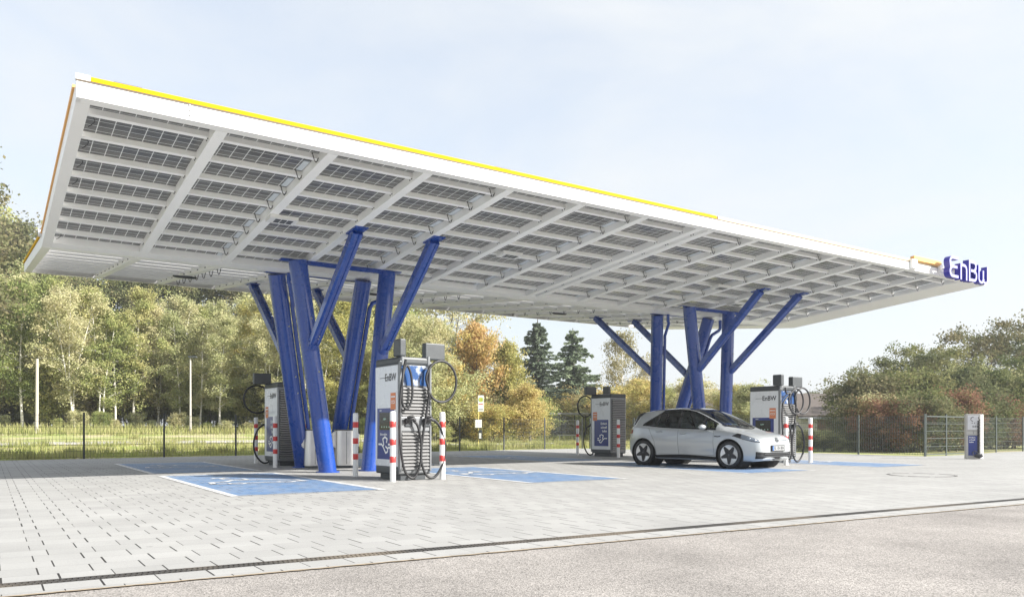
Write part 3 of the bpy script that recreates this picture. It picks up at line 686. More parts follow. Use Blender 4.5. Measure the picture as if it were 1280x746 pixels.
# ------------------------------------------------------------------ chargers
CW, CD, CH = .375, .525, 2.28
def place_text(mb, txt, size, O, X, Y, off=.002, align='LEFT', mi=0, spacing=1.0, line=1.0):
    vs, fs = text_poly(txt, size, align, 0, spacing, line); Nn = X.cross(Y)
    mb.add([O + X * v.x + Y * v.y + Nn * off for v in vs], fs, mi)
def louvres(par, y, sgn, z0, z1, name='louvre_grille', w=.335, xs=(-1, 1)):
    mb = MB(); mb.box(-w, w, min(y, y + sgn * .002), max(y, y + sgn * .002), z0, z1, 1)
    n = int((z1 - z0) / .062)
    for i in range(n):
        z = z0 + (i + .5) * (z1 - z0) / n
        a, b = y + sgn * .004, y + sgn * .05
        pts = [(-w + .015, a, z - .016), (-w + .015, b, z - .026), (-w + .015, b, z - .006), (-w + .015, a, z + .022)]
        mb.prism([Vector(p) for p in pts], Vector((2 * w - .03, 0, 0)), 0)
    return mb.build(name, [slat_m, slat_dark], par)
def side_art(par, s, screen):
    """s=-1: face with the display, s=+1: face with the words"""
    X = Vector((0, 1 if s > 0 else -1, 0)); Y = Z.copy(); x = s * (CW + .012)
    O = Vector((x, 0, 0)); Nn = X.cross(Y)
    def Q(a, b, off=0): return O + X * a + Y * b + Nn * off
    def plate(mb, a0, a1, b0, b1, off0, off1, mi=0):
        vs = [Q(a, b, o) for o in (off0, off1) for b in (b0, b1) for a in (a0, a1)]
        mb.add(vs, [(0, 2, 3, 1), (4, 5, 7, 6), (0, 1, 5, 4), (2, 6, 7, 3), (0, 4, 6, 2), (1, 3, 7, 5)], mi)
    mb = MB(); plate(mb, -.495, .495, .255, 2.125, -.012, .004); wp = mb.build('side_panel', panel_white, par)
    sg = 1 if s < 0 else -1      # sticker side: cable side (local -y)
    mb = MB(); 
    a0, a1 = (-.41, .35) if s < 0 else (-.35, .41)
    plate(mb, a0, a1, .38, 1.34, .0045, .0075); bl = mb.build('blue_field', blue_foil, wp)
    mb = MB(); place_text(mb, 'EnBW', .19, Q(-.06, 1.85), X, Y, .0075, 'LEFT'); plate(mb, -.30, -.06, 1.905, 1.915, .005, .0072); mb.build('lettering', ink, wp)
    mb = MB(); plate(mb, min(sg * .20, sg * .42), max(sg * .20, sg * .42), 1.31, 1.62, .008, .0105); st = mb.build('sticker', orange_st, wp)
    mb = MB(); place_text(mb, 'CCS', .085, Q(sg * .31, 1.42), X, Y, .012, 'CENTER')
    plate(mb, sg * .31 - .09, sg * .31 + .09, 1.535, 1.56, .0108, .0118)
    mb.build('lettering', foil_white, st)
    if screen:
        mb = MB(); plate(mb, -.30, .24, .93, 1.26, .008, .014); sc_ = mb.build('display', scr_m, wp)
        g = mat('display_text', (.30, .45, .38), .4, emit=.15); mb = MB(); place_text(mb, 'EnBW', .05, Q(-.12, 1.12), X, Y, .0155); 
        for i in range(4): plate(mb, -.2 + .11 * i, -.17 + .11 * i, .975, 1.0, .0145, .0155)
        mb.build('display_text', g, sc_)
        mb = MB(); place_text(mb, 'Bitte wählen', .062, Q(-.27, .83), X, Y, .0095)
        place_text(mb, 'EnBW', .04, Q(-.3, 1.285), X, Y, .0095)
    else:
        mb = MB(); 
        for i, t in enumerate(('Einfach', 'schnell', 'laden')): place_text(mb, t, .12, Q(.34, 1.16 - .135 * i), X, Y, .0095, 'RIGHT')
    # plug-and-cable pictogram
    def st_(pts, w=.035):
        for (p, q) in zip(pts, pts[1:]):
            p = Vector(p); q = Vector(q); d = (q - p).normalized(); nn = Vector((-d.y, d.x)) * w / 2; p -= d * w * .3; q += d * w * .3
            off = .0095 + .0003 * (len(mb.f) % 5)
            mb.add([Q(*(p + nn), off), Q(*(q + nn), off), Q(*(q - nn), off), Q(*(p - nn), off)], [(0, 1, 2, 3)])
    e = 1 if not screen else -1
    st_([(e * .34, .66), (e * .20, .66), (e * .15, .62), (e * .10, .66), (e * .15, .76), (e * .05, .80), (-e * .05, .76), (-e * .02, .70)])
    st_([(e * .12, .60), (e * .02, .50), (-e * .06, .52), (-e * .08, .58), (e * .02, .62)]); st_([(-e * .10, .66), (-e * .16, .66)]); st_([(-e * .10, .60), (-e * .16, .60)])
    mb.build('lettering', foil_white, bl)
def make_charger(label):
    r = empty('fast_charger', (0, 0, 0), 0, label, 'charging station', 'tall fast charging stations under the canopy')
    mb = MB(); mb.box(-.30, .30, -.45, .45, 0, .12, bev=.01); mb.build('plinth', dark_pl, r)
    mb = MB(); mb.box(-CW, CW, -CD, CD, .12, 2.16, bev=.035); 
    mb.build('body', grey_case, r)
    mb = MB(); mb.box(-CW - .012, CW + .012, -CD + .02, CD - .02, .105, .262, bev=.03); mb.build('base_cover', dark_pl, r)
    mb = MB(); mb.box(-CW - .004, CW + .004, -CD - .035, CD + .01, 2.13, CH, bev=.045); mb.build('top_cap', dark_pl, r)
    # frame round the front
    mb = MB(); 
    for a, b in ((-CW - .002, -CW + .04), (CW - .04, CW + .002)): mb.box(a, b, -CD - .05, -CD + .02, .16, 2.2, bev=.015)
    mb.build('front_frame', grey_case, r)
    side_art(r, -1, True); side_art(r, 1, False)
    louvres(r, -CD, -1, .20, .90); louvres(r, -CD, -1, 1.18, 1.74)
    louvres(r, CD, 1, .20, 2.08)
    mb = MB(); mb.box(-.335, .335, -CD - .03, -CD, .91, 1.17, bev=.008); mb.build('holster_panel', grey_case, r)
    sky_b = bpy.data.materials.get('sky_print')
    if not sky_b:
        sky_b = bpy.data.materials.new('sky_print'); sky_b.use_nodes = True; n = sky_b.node_tree; b = n.nodes['Principled BSDF']; tc = N(n, 'ShaderNodeTexCoord')
        nz = N(n, 'ShaderNodeTexNoise'); nz.inputs['Scale'].default_value = 4.2; nz.inputs['Detail'].default_value = 4; n.links.new(tc.outputs['Object'], nz.inputs['Vector'])
        rp = N(n, 'ShaderNodeValToRGB'); e = rp.color_ramp.elements; e[0].position = .5; e[0].color = (.025, .075, .21, 1); e[1].position = .56; e[1].color = (.34, .38, .45, 1); n.links.new(nz.outputs['Fac'], rp.inputs[0]); n.links.new(rp.outputs[0], b.inputs['Base Color']); b.inputs['Roughness'].default_value = .2
    mb = MB(); mb.box(-.335, .335, -CD - .012, -CD - .001, 1.75, 2.12); mb.build('picture_panel', sky_b, r)
    # cable arms and cables
    for s in (-1, 1):
        mb = MB(); 
        if s < 0: mb.box(-.39, -.25, -CD - .08, -CD + .22, 2.285, 2.60, bev=.02)
        else: mb.box(.24, .72, -CD - .03, -CD + .13, 2.25, 2.56, bev=.02)
        a = mb.build('cable_arm', mat('arm_grey', (.055, .062, .068), .4, var=.08), r)
        mb = MB(); px = -.31 if s < 0 else .31
        mb.tube([(px, -CD - .02, 2.12), (px, -CD - .02, 2.30)], .035, 12); mb.build('arm_joint', grey_case, a)
    def smooth(pts, n=8):
        pts = [Vector(p) for p in pts]; out = []
        for i in range(len(pts) - 1):
            p0 = pts[max(i - 1, 0)]; p1 = pts[i]; p2 = pts[i + 1]; p3 = pts[min(i + 2, len(pts) - 1)]
            for k in range(n):
                t = k / n; out.append(.5 * ((2 * p1) + (p2 - p0) * t + (2 * p0 - 5 * p1 + 4 * p2 - p3) * t * t + (3 * p1 - p0 - 3 * p2 + p3) * t ** 3))
        return out + [pts[-1]]
    y = -CD - .12
    c1 = [(-.29, y - .02, 2.22), (-.33, y, 2.05), (-.38, y - .03, 1.75), (-.36, y, 1.42), (-.24, y, 1.32), (-.13, y, 1.55), (-.16, y, 1.95), (-.28, y, 2.10), (-.40, y - .02, 1.70), (-.44, y - .03, 1.1), (-.42, y - .04, .60), (-.30, y, .18), (-.10, y, .05), (.06, y, .30), (.08, y, .70), (.00, y, 1.0), (-.10, y, 1.10)]
    c2 = [(.28, y, 2.10), (.26, y, 1.75), (.30, y, 1.50)] + [(.56 + .37 * math.cos(R(a)), y - .02, 1.84 + .385 * math.sin(R(a))) for a in range(-150, 190, 25)] + [(.27, y, 1.62), (.20, y, 1.20), (.12, y, .80), (.08, y, .40), (.20, y, .10), (.40, y, .05), (.60, y, .28), (.66, y, .62), (.56, y, .95), (.42, y, 1.10), (.33, y, 1.14)]
    for c in (c1, c2):
        mb = MB(); mb.tube(smooth(c), .026, 8); mb.build('charging_cable', black_rub, r)
    for cx in (-.17, .26):
        mb = MB(); q = Vector((cx, -CD - .08, 1.10)); mb.tube([q + Vector((-.06, .05, -.02)), q + Vector((-.03, -.02, .02)), q + Vector((.05, -.06, .04)), q + Vector((.11, -.05, 0))], [.055, .05, .035, .028], 12)
        mb.tube([q + Vector((.10, -.05, .02)), q + Vector((.03, -.08, .09)), q + Vector((-.07, -.06, .07)), q + Vector((-.10, -.02, -.03))], .02, 8)
        mb.build('plug', black_rub, r)
        mb = MB(); mb.box(cx - .09, cx + .09, -CD - .06, -CD - .028, .99, 1.15, bev=.02); mb.build('holster', dark_pl, r)
    return r
ch1 = make_charger('fast charger nearest the camera, with a big cable loop on its right side')
CR = math.atan2(Lc.y, Lc.x)
ch2 = copy_tree(ch1); ch3 = copy_tree(ch1); ch4 = copy_tree(ch1)
ch4['label'] = 'fast charger right behind the nose of the silver car, with round hanging cables'
ch2['label'] = 'fast charger with dark louvred flank behind the leftmost blue column'
ch3['label'] = 'fast charger with blue worded side just left of the tail of the silver car'
def corner_place(o, cx, cy, flip):
    # cx,cy : ground position of the front-left (-L,-T) corner
    c = Vector((cx, cy, 0)); A = Vector((math.cos(CR), math.sin(CR), 0)); B = Vector((-math.sin(CR), math.cos(CR), 0))
    o.location = c + A * CW + B * CD; o.rotation_euler = (0, 0, CR + (math.pi if flip else 0))
corner_place(ch1, -2.20, 15.45, False); ch1.scale = (.93, .97, 1.055)
corner_place(ch4, 7.85, 23.5, False)
c4 = [(-.29, -CD - .14, 2.22), (-.22, -CD - .14, 2.05)] + [(.20 + .35 * math.cos(R(a)), -CD - .17, 1.82 + .37 * math.sin(R(a))) for a in range(140, 480, 20)] + [(-.12, -CD - .14, 1.98), (-.40, -CD - .14, 1.70), (-.44, -CD - .15, 1.1), (-.30, -CD - .14, .3), (-.10, -CD - .12, .05), (.06, -CD - .12, .30), (.02, -CD - .12, .9), (-.1, -CD - .12, 1.1)]
def smooth_(pts, n=7):
    pts = [Vector(p) for p in pts]; out_ = []
    for i in range(len(pts) - 1):
        p0 = pts[max(i - 1, 0)]; p1 = pts[i]; p2 = pts[i + 1]; p3 = pts[min(i + 2, len(pts) - 1)]
        for k in range(n):
            t = k / n; out_.append(.5 * ((2 * p1) + (p2 - p0) * t + (2 * p0 - 5 * p1 + 4 * p2 - p3) * t * t + (3 * p1 - p0 - 3 * p2 + p3) * t ** 3))
    return out_ + [pts[-1]]
old = sorted([q for q in bpy.data.objects if q.parent == ch4 and q.name.startswith('charging_cable')], key=lambda q: q.data.name)[0]
mb = MB(); mb.tube(smooth_(c4), .026, 8); tmp = mb.build('charging_cable', black_rub, None); old.data = tmp.data; bpy.data.objects.remove(tmp)
corner_place(ch2, -6.35, 21.7, True)
corner_place(ch3, 3.57, 28.9, True)
# ------------------------------------------------------------------ bollards
def make_bollard():
    r = empty('bollard', (0, 0, 0), 0, 'x', 'bollard', 'white bollards with red bands guarding the chargers')
    mb = MB(); mb.lathe([(.056, 0), (.056, 1.30), (.053, 1.325), (.044, 1.338), (0, 1.342)], 24); mb.build('post', paint_w, r)
    for z in (.36, .69, 1.03):
        mb = MB(); mb.lathe([(.0562, z), (.0578, z + .002), (.0578, z + .118), (.0562, z + .12)], 24); mb.build('red_band', paint_r, r)
    return r
bl = make_bollard(); first = True
for x, y, lab in ((491, 601.5, 'striped bollard directly in front of the nearest charger, closest to the camera'), (553, 598.7, 'striped bollard right of the nearest charger, under its cable loop'),
               (444.5, 595.3, 'striped bollard between the front blue column and the nearest charger'), (344, 584.2, 'striped bollard in front of the charger behind the leftmost column'),
               (320, 578.8, 'leftmost striped bollard, beside the back-left charger'), (383, 578.0, 'striped bollard mostly hidden behind the steel bins and blue columns'),
               (722, 567.9, 'striped bollard in front of the bus shelter, left of a charger'), (773, 571.6, 'striped bollard in front of the louvred side of the charger left of the car'),
               (982.5, 581.0, 'striped bollard at the nose of the silver car, left of the hanging cables'), (1013, 577.8, 'striped bollard right of the cables behind the silver car')):
    b = bl if first else copy_tree(bl); first = False
    g = G(x, y); b.location = g; b['label'] = lab
# ------------------------------------------------------------------ steel bins
def make_bin(label, loc, rz):
    r = empty('waste_bin', loc, rz, label, 'bin', 'stainless steel waste bins between the columns')
    mb = MB(); w = .26; prof = [(cx * (w - .15) + .15 * math.cos(R(a + b)), cy * .11 + .15 * math.sin(R(a + b))) for cx, cy, a in ((1, 1, 0), (-1, 1, 90), (-1, -1, 180), (1, -1, 270)) for b in range(0, 91, 15)]
    mb.prism([Vector((x, y, .06)) for x, y in prof], Z * .90); mb.build('body', steel_m, r)
    mb = MB(); mb.prism([Vector((x * .93, y * .93, 0)) for x, y in prof], Z * .06); mb.build('foot', dark_pl, r)
    mb = MB(); mb.prism([Vector((x * 1.03, y * 1.03, .961)) for x, y in prof], Z * .03); mb.build('lid', mat('bin_top', (.12, .12, .12), .4, metal=.6), r)
    for s in (-1, 1):
        mb = MB(); pts = [(s * (w + .001), 0, .50), (s * (w + .07), 0, .56), (s * (w + .09), 0, .86), (s * (w + .001), 0, .94)]
        mb.prism([Vector(p) - Vector((0, .17, 0)) for p in pts], Vector((0, .34, 0))); mb.build('hood', steel_m, r)
    mb = MB(); mb.box(-.005, .005, -.262, -.2605, .1, .93); mb.build('door_gap', seam_dark, r)
    return r
make_bin('stainless steel bin left of the front blue column', Vector((-5.12, 20.7, 0)), R(20))
make_bin('stainless steel bin right of the front blue column', Vector((-4.36, 20.9, 0)), R(20))
# ------------------------------------------------------------------ fences
def fence(pts, label, H=1.50, z=0.0, name='wire_fence', step=2.52, mtl=anthr, sparse=False, wr=.003):
    r = empty(name, pts[0], 0, label, 'fence')
    for p, q in zip(pts, pts[1:]):
        ln = (q - p).length; n = max(1, round(ln / step)); d = (q - p) / n
        for i in range(n):
            a = p + d * i; b = a + d; dn = d.normalized(); nn = Vector((-dn.y, dn.x, 0))
            mb = MB(); M = Matrix.Translation(a) @ dn.to_track_quat('X', 'Z').to_matrix().to_4x4(); mb.box(-.03, .03, -.02, .02, -.1, H + .06, M=M); mb.build('fence_post', mtl, r, world=True)
            mb = MB(); F = (a, dn, nn, Z); L_ = d.length
            k = int(L_ / .10)
            for j in range(1, k): mb.fbox(F, j * L_ / k - wr, j * L_ / k + wr, .03, .036, .04, H)
            for zz in [.06 + .2 * t for t in range(8)]: mb.fbox(F, .03, L_ - .03, .037, .043, zz - wr * 1.2, zz + wr * 1.2)
            mb.build('wire_mesh', mtl, r, world=True, fix=False)
    mb = MB(); M = Matrix.Translation(pts[-1]); mb.box(-.03, .03, -.03, .03, -.1, H + .06, M=M); mb.build('fence_post', mtl, r, world=True)
    return r
fence([F0 - Fd * 5.3, F1 - Fd * .1], 'long dark wire mesh fence along the back and left edge of the paving', wr=.0032)
green = mat('weathered_green_steel', (.06, .075, .07), .5, var=.15)
fence([Vector((4.0, 41.0, 0)), Vector((12.0, 34.45, 0)), Vector((13.75, 31.75, 0)), Vector((15.2, 29.45, 0))], 'grey-green wire mesh fence right of the car in front of the bushes', mtl=green, wr=.0052)
gp = [Vector((15.25, 29.5, 0)), Vector((17.75, 31.3, 0))]
g_ = fence([gp[0], gp[1]], 'wide mesh double gate behind the small charging post', name='mesh_gate', step=1.6, mtl=green); g_['category'] = 'gate'
mb = MB(); dn = (gp[1] - gp[0]).normalized(); F = (gp[0], dn, Vector((-dn.y, dn.x, 0)), Z)
for zz in (.06, 1.47): mb.fbox(F, .05, (gp[1] - gp[0]).length - .05, -.03, .01, zz - .02, zz + .02)
for zz in (.35, .65, .93, 1.2): mb.fbox(F, .05, (gp[1] - gp[0]).length - .05, -.02, .0, zz - .009, zz + .009)
mb.build('gate_frame', green, g_, world=True)
fence([Vector((17.95, 31.5, 0)), Vector((21.0, 34.7, 0)), Vector((36, 45.5, 0))], 'wire mesh fence right of the gate in front of the reddish bushes', mtl=green, wr=.0052)
# ------------------------------------------------------------------ small charging post (right)
ac = empty('charging_post', Vector((15.42, 26.8, 0)), R(-17), 'small grey charging post standing alone on the right in front of the mesh gate', 'charging post')
ag = mat('pearl_grey_sheet', (.46, .45, .43), .4, var=.05)
mb = MB(); mb.box(-.21, .21, -.13, .13, 0, 1.50, bev=.01); mb.build('body', ag, ac)
mb = MB(); mb.box(-.17, .14, -.142, -.131, .98, 1.45, bev=.003); wp = mb.build('front_panel', mat('post_panel', (.62, .62, .64), .35), ac)
mb = MB(); mb.box(-.15, .13, -.142, -.131, .12, .78); bp_ = mb.build('blue_field', blue_foil, ac)
mb = MB()
for i, t in enumerate(('Einfach', 'schnell', 'laden')): place_text(mb, t, .065, Vector((-.125, -.142, .70 - .075 * i)), Vector((1, 0, 0)), Z, .002)
mb.build('lettering', foil_white, bp_)
mb = MB(); place_text(mb, 'EnBW', .075, Vector((-.03, -.142, 1.06)), Vector((1, 0, 0)), Z, .002)
mb.tube([(-.02 + .055 * math.cos(R(a)), -.145, 1.33 + .065 * math.sin(R(a))) for a in range(60, 300, 20)], .010, 6); mb.box(-.05, -.02, -.147, -.143, 1.19, 1.215); mb.box(.02, .05, -.147, -.143, 1.19, 1.215); mb.box(-.004, .004, -.147, -.143, .84, .92)
mb.build('lettering', ink, wp)
mb = MB(); mb.box(-.2, .2, -.1315, -.1305, .94, .95); mb.box(-.2, .2, -.1315, -.1305, .80, .81); mb.build('panel_gap', seam_dark, ac)
mb = MB(); mb.tube([(.24, 0, .02), (.24, 0, 1.49)], .085, 20); mb.build('side_pillar', mat('bright_white_sheet', (.80, .80, .80), .3), ac)
mb = MB(); pts = [(.155 + .035 * math.cos(t * .9), -.16 + .03 * math.sin(t * .9), 1.28 - t * .0072) for t in range(150)]
mb.tube([(.16, -.12, 1.40), (.15, -.17, 1.36)] + pts + [(.12, -.25, .15), (.0, -.27, .10), (-.05, -.24, .22), (.02, -.2, .28), (.12, -.2, .2), (.22, -.22, .12), (.26, -.18, .2)], .014, 6); mb.build('coiled_cable', black_rub, ac)
mb = MB(); mb.tube([(.02, -.24, .12), (.14, -.26, .10), (.24, -.24, .13)], [.05, .075, .05], 10); mb.build('plug', black_rub, ac)
# ------------------------------------------------------------------ poles, bus stop, shelter
def ground_at(x, d): return Vector((x, d, max(0, terr(x, d))))
p = ground_at((238 - 640) / 1000 * 52, 52)
lp = empty('street_lamp', p, 0, 'slim grey street lamp before the birch wood on the left', 'street lamp')
mb = MB(); mb.tube([(0, 0, 0), (0, 0, 4.9)], [.075, .05], 12); mb.build('pole', mat('pale_pole', (.42, .40, .37), .6, var=.1), lp)
mb = MB(); mb.box(-.12, .42, -.12, .12, 4.86, 4.97, bev=.02); mb.build('lamp_head', dark_pl, lp)
p = ground_at((46 - 640) / 1000 * 46, 46)
wp_ = empty('wooden_pole', p, 0, 'short pale bare pole at the far left before the birches', 'pole')
mb = MB(); mb.tube([(0, 0, 0), (.02, 0, 4.3)], [.095, .075], 12); mb.build('pole', mat('pale_wood', (.46, .42, .36), .8, var=.2, scale=6), wp_)
p = ground_at((911 - 640) / 1000 * 45, 45)
mp_ = empty('thin_mast', p, 0, 'thin grey mast right of the rightmost blue column', 'mast')
mb = MB(); mb.tube([(0, 0, 0), (0, 0, 5.6)], [.06, .045], 10); mb.build('pole', galv, mp_)
mb = MB(); mb.box(-.10, .14, -.1, .1, 5.35, 5.55, bev=.02); mb.box(-.02, .2, -.03, .03, 5.1, 5.2); mb.build('sensor_head', galv, mp_)
p = ground_at((598 - 640) / 1000 * 48, 48); p.z = 0.3
bs = empty('bus_stop_sign', p, R(0), 'bus stop post with green and yellow H disc left of the shelter', 'bus stop sign')
mb = MB(); mb.tube([(0, 0, -.3), (0, 0, 2.7)], .03, 10); mb.build('pole', mat('yellow_pole', (.60, .50, .16), .5), bs)
signw = mat('sign_white', (.74, .75, .72), .4)
mb = MB(); mb.box(-.02, .32, -.03, 0, 1.75, 2.72, bev=.005); sg_ = mb.build('sign_board', signw, bs)
mb = MB(); M = Matrix.Translation(Vector((.15, -.031, 2.46))) @ Vector((0, -1, 0)).to_track_quat('Z', 'Y').to_matrix().to_4x4()
mb.lathe([(0, .002), (.115, .002)], 24, M, 0, False); mb.lathe([(.115, .0025), (.14, .0025)], 24, M, 1, False)
place_text(mb, 'H', .2, Vector((.085, -.033, 2.39)), Vector((1, 0, 0)), Z, .003, mi=1)
mb.build('stop_emblem', [mat('sign_yellow', (.72, .62, .10), .4), mat('sign_green', (.05, .33, .10), .4)], sg_, fix=False)
mb = MB(); mb.box(.02, .28, -.0325, -.031, 2.16, 2.22, 0); mb.box(.02, .28, -.0325, -.031, 1.84, 1.9, 1); mb.build('sign_lines', [mat('sign_red', (.5, .10, .08), .5), mat('sign_grey', (.2, .2, .2), .5)], sg_)
mb = MB(); mb.box(-.20, .20, -.07, -.02, .78, 1.26, bev=.01); mb.build('timetable_case', mat('timetable_white', (.84, .84, .82), .35), bs)
mb = MB(); mb.box(.0, .22, -.16, .06, .08, .64, bev=.02); bb = mb.build('litter_box', anthr, bs)
mb = MB(); mb.box(.04, .18, -.167, -.161, .14, .46); mb.build('litter_notice', signw, bb)
Ds = 70.0
s0 = Vector(((690 - 640) / 1000 * Ds, Ds, 0)); sh = empty('bus_shelter', s0, R(4), 'glass bus shelter with flat grey roof behind the back fence', 'bus shelter')
glassy = bpy.data.materials.new('clear_glass'); glassy.use_nodes = True; n = glassy.node_tree; n.nodes.clear()
o_ = N(n, 'ShaderNodeOutputMaterial'); tr = N(n, 'ShaderNodeBsdfTransparent'); tr.inputs[0].default_value = (.80, .86, .84, 1); gl = N(n, 'ShaderNodeBsdfGlossy'); gl.inputs['Roughness'].default_value = .03; mxs = N(n, 'ShaderNodeMixShader'); fr = N(n, 'ShaderNodeFresnel'); fr.inputs[0].default_value = 1.5
n.links.new(fr.outputs[0], mxs.inputs[0]); n.links.new(tr.outputs[0], mxs.inputs[1]); n.links.new(gl.outputs[0], mxs.inputs[2]); n.links.new(mxs.outputs[0], o_.inputs[0])
mb = MB(); mb.box(-.2, 4.4, -.2, 1.6, 2.25, 2.42, bev=.02); mb.build('roof', mat('shelter_roof', (.20, .20, .19), .5), sh)
for x, y in ((0, 0), (0, 1.4), (1.05, 1.4), (2.2, 1.4), (3.2, 1.4), (4.2, 1.4), (4.2, 0)):
    mb = MB(); mb.box(x - .04, x + .04, y - .04, y + .04, 0, 2.25); mb.build('frame_post', anthr, sh)
for a, b in ((0.05, 1.0), (1.1, 2.15), (2.25, 3.15), (3.25, 4.15)):
    mb = MB(); mb.box(a, b, 1.39, 1.405, .25, 2.15); mb.build('glass_pane', glassy, sh)
for x in (0, 4.2):
    mb = MB(); mb.box(x - .007, x + .007, .06, 1.34, .25, 2.15); mb.build('glass_pane', glassy, sh)
mb = MB(); mb.box(.6, 2.6, .95, 1.3, .45, .5, bev=.01); 
for x in (.8, 2.4): mb.box(x - .03, x + .03, 1.0, 1.25, 0, .45)
mb.build('bench', steel_m, sh)
# path and road behind the fence
def strip(name, off, w, m, s0=-60, s1=140, z=.02):
    nn = Vector((-Fd.y, Fd.x, 0)); mb = MB(); A = []; B = []
    k = 120
    for i in range(k + 1):
        s = s0 + (s1 - s0) * i / k
        wob = .25 * math.sin(s * .23) if name == 'gravel_path' else 0
        for lst, o2 in ((A, off + wob), (B, off + w)):
            p = F0 + Fd * s + nn * o2; lst.append(Vector((p.x, p.y, max(terr(p.x, p.y), 0) + z + .02)))
    mb.add(A + B, [(i, i + 1, k + 1 + i + 1, k + 1 + i) for i in range(k)]); o = mb.build(name, m); setprops(o, kind='structure')
strip('gravel_path', 9.5, 2.6, path_m)
# ------------------------------------------------------------------ houses
def house(label, loc, rz, w, d, hw, hr, wallm, roofm, ov=.5):
    r = empty('house', loc, rz, label, 'house')
    mb = MB(); mb.box(-w / 2, w / 2, -d / 2, d / 2, 0, hw)
    mb.prism([Vector((-w / 2, -d / 2, hw)), Vector((-w / 2, d / 2, hw)), Vector((-w / 2, 0, hw + hr))], Vector((w, 0, 0))); mb.build('wall', wallm, r)
    mb = MB()
    for s in (-1, 1):
        a = Vector((-w / 2 - ov, s * (d / 2 + ov), hw - ov * hr / (d / 2) + .03)); b = Vector((-w / 2 - ov, 0, hw + hr + .03))
        mb.prism([a, b, b + Z * .16, a + Z * .16], Vector((w + 2 * ov, 0, 0)))
    rf = mb.build('roof', roofm, r)
    mb = MB(); mb.tube([(-w / 2 - ov, -d / 2 - ov - .05, hw - ov * hr / (d / 2)), (w / 2 + ov, -d / 2 - ov - .05, hw - ov * hr / (d / 2))], .07, 8); mb.build('gutter', galv, r)
    return r, rf
tile = mat('brown_roof_tiles', (.10, .08, .07), .85, var=.3, scale=3, bump=.5); tile2 = mat('weathered_roof_tiles', (.10, .082, .070), .85, var=.35, scale=4, bump=.5)
wood_w = mat('pale_rendered_wall', (.55, .53, .49), .8, var=.08); plank = mat('brown_plank_wall', (.16, .105, .075), .8, var=.3, scale=10); winm = mat('window_glass', (.05, .06, .07), .08)
Dh = 62.
h, rf = house('long bungalow with weathered brown tile roof between the cable loops and the right bushes', Vector(((1005 - 640) / 1000 * Dh, Dh + 3, 0)), R(8), 16, 8, 2.35, 1.35, plank, tile2)
for x in (-6.5, -5.1, -3.7, -1.2, .2, 1.6, 3.8, 5.4):
    mb = MB(); mb.box(x - .5, x + .5, -4.06, -4.01, .95, 1.95); f = mb.build('window', foil_white, h)
    mb = MB(); mb.box(x - .43, x - .03, -4.075, -4.062, 1.02, 1.88); mb.box(x + .03, x + .43, -4.075, -4.062, 1.02, 1.88); mb.build('pane', winm, f)
mb = MB(); mb.box(-8.02, 8.02, -4.06, -4.002, 0, .8); mb.build('base_wall', wood_w, h)
mb = MB(); mb.box(-.4, .4, -.4, .4, 3.2, 4.6); mb.box(-.5, .5, -.5, .5, 4.6, 4.72); cm = mb.build('chimney', mat('blue_grey_slate', (.14, .16, .19), .7, var=.2), rf); cm.location = Vector((4.6, -1.2, -.4))
h, rf = house('house whose dark brown gable roof shows above shrubs right of the last column', Vector(((930 - 640) / 1000 * 72., 74, 0)), R(35), 9, 8, 2.3, 2.1, wood_w, tile)
mb = MB(); mb.box(-.35, .35, -.3, .3, 3.7, 4.9); mb.build('chimney', tile, rf)
mb = MB(); mb.box(-.6, .6, -4.06, -4.01, 1.0, 2.0); f = mb.build('window', foil_white, h); mb = MB(); mb.box(-.5, .5, -4.075, -4.062, 1.08, 1.92); mb.build('pane', winm, f)
h, rf = house('low pale outbuilding behind the mesh fence below the bungalow roof', Vector(((1052 - 640) / 1000 * 52., 53.5, 0)), R(-6), 5, 4, 1.75, .55, wood_w, tile2, .25)
mb = MB(); mb.box(-1.5, -.5, -2.05, -2.01, .05, 1.6); mb.build('door', plank, h)
# ------------------------------------------------------------------ car
def interp(tab):
    xs_ = [t[0] for t in tab]; ys_ = [t[1] for t in tab]; n = len(tab)
    dl = [(ys_[i + 1] - ys_[i]) / (xs_[i + 1] - xs_[i]) for i in range(n - 1)]
    m = [dl[0]] + [0 if dl[i - 1] * dl[i] <= 0 else 2 * dl[i - 1] * dl[i] / (dl[i - 1] + dl[i]) for i in range(1, n - 1)] + [dl[-1]]
    def f(x):
        x = min(max(x, xs_[0]), xs_[-1])
        i = 0
        while i < n - 2 and x > xs_[i + 1]: i += 1
        h = xs_[i + 1] - xs_[i]; t = (x - xs_[i]) / h
        return (2 * t ** 3 - 3 * t * t + 1) * ys_[i] + (t ** 3 - 2 * t * t + t) * h * m[i] + (-2 * t ** 3 + 3 * t * t) * ys_[i + 1] + (t ** 3 - t * t) * h * m[i + 1]
    return f
zc = interp([(0, .63), (.015, .70), (.05, .765), (.10, .805), (.25, .865), (.5, .925), (.75, .978), (.95, 1.065), (1.2, 1.19), (1.5, 1.335), (1.8, 1.455), (2.0, 1.517), (2.25, 1.555), (2.6, 1.568), (3.0, 1.555), (3.4, 1.535), (3.7, 1.50), (3.86, 1.465), (3.97, 1.30), (4.08, 1.14), (4.16, 1.03), (4.22, .92), (4.25, .80), (4.26, .60)])
hw = interp([(0, .50), (.015, .60), (.05, .69), (.12, .765), (.25, .83), (.45, .875), (.81, .902), (1.4, .89), (2.2, .888), (3.0, .893), (3.58, .902), (3.85, .88), (4.05, .83), (4.17, .76), (4.23, .68), (4.26, .58)])
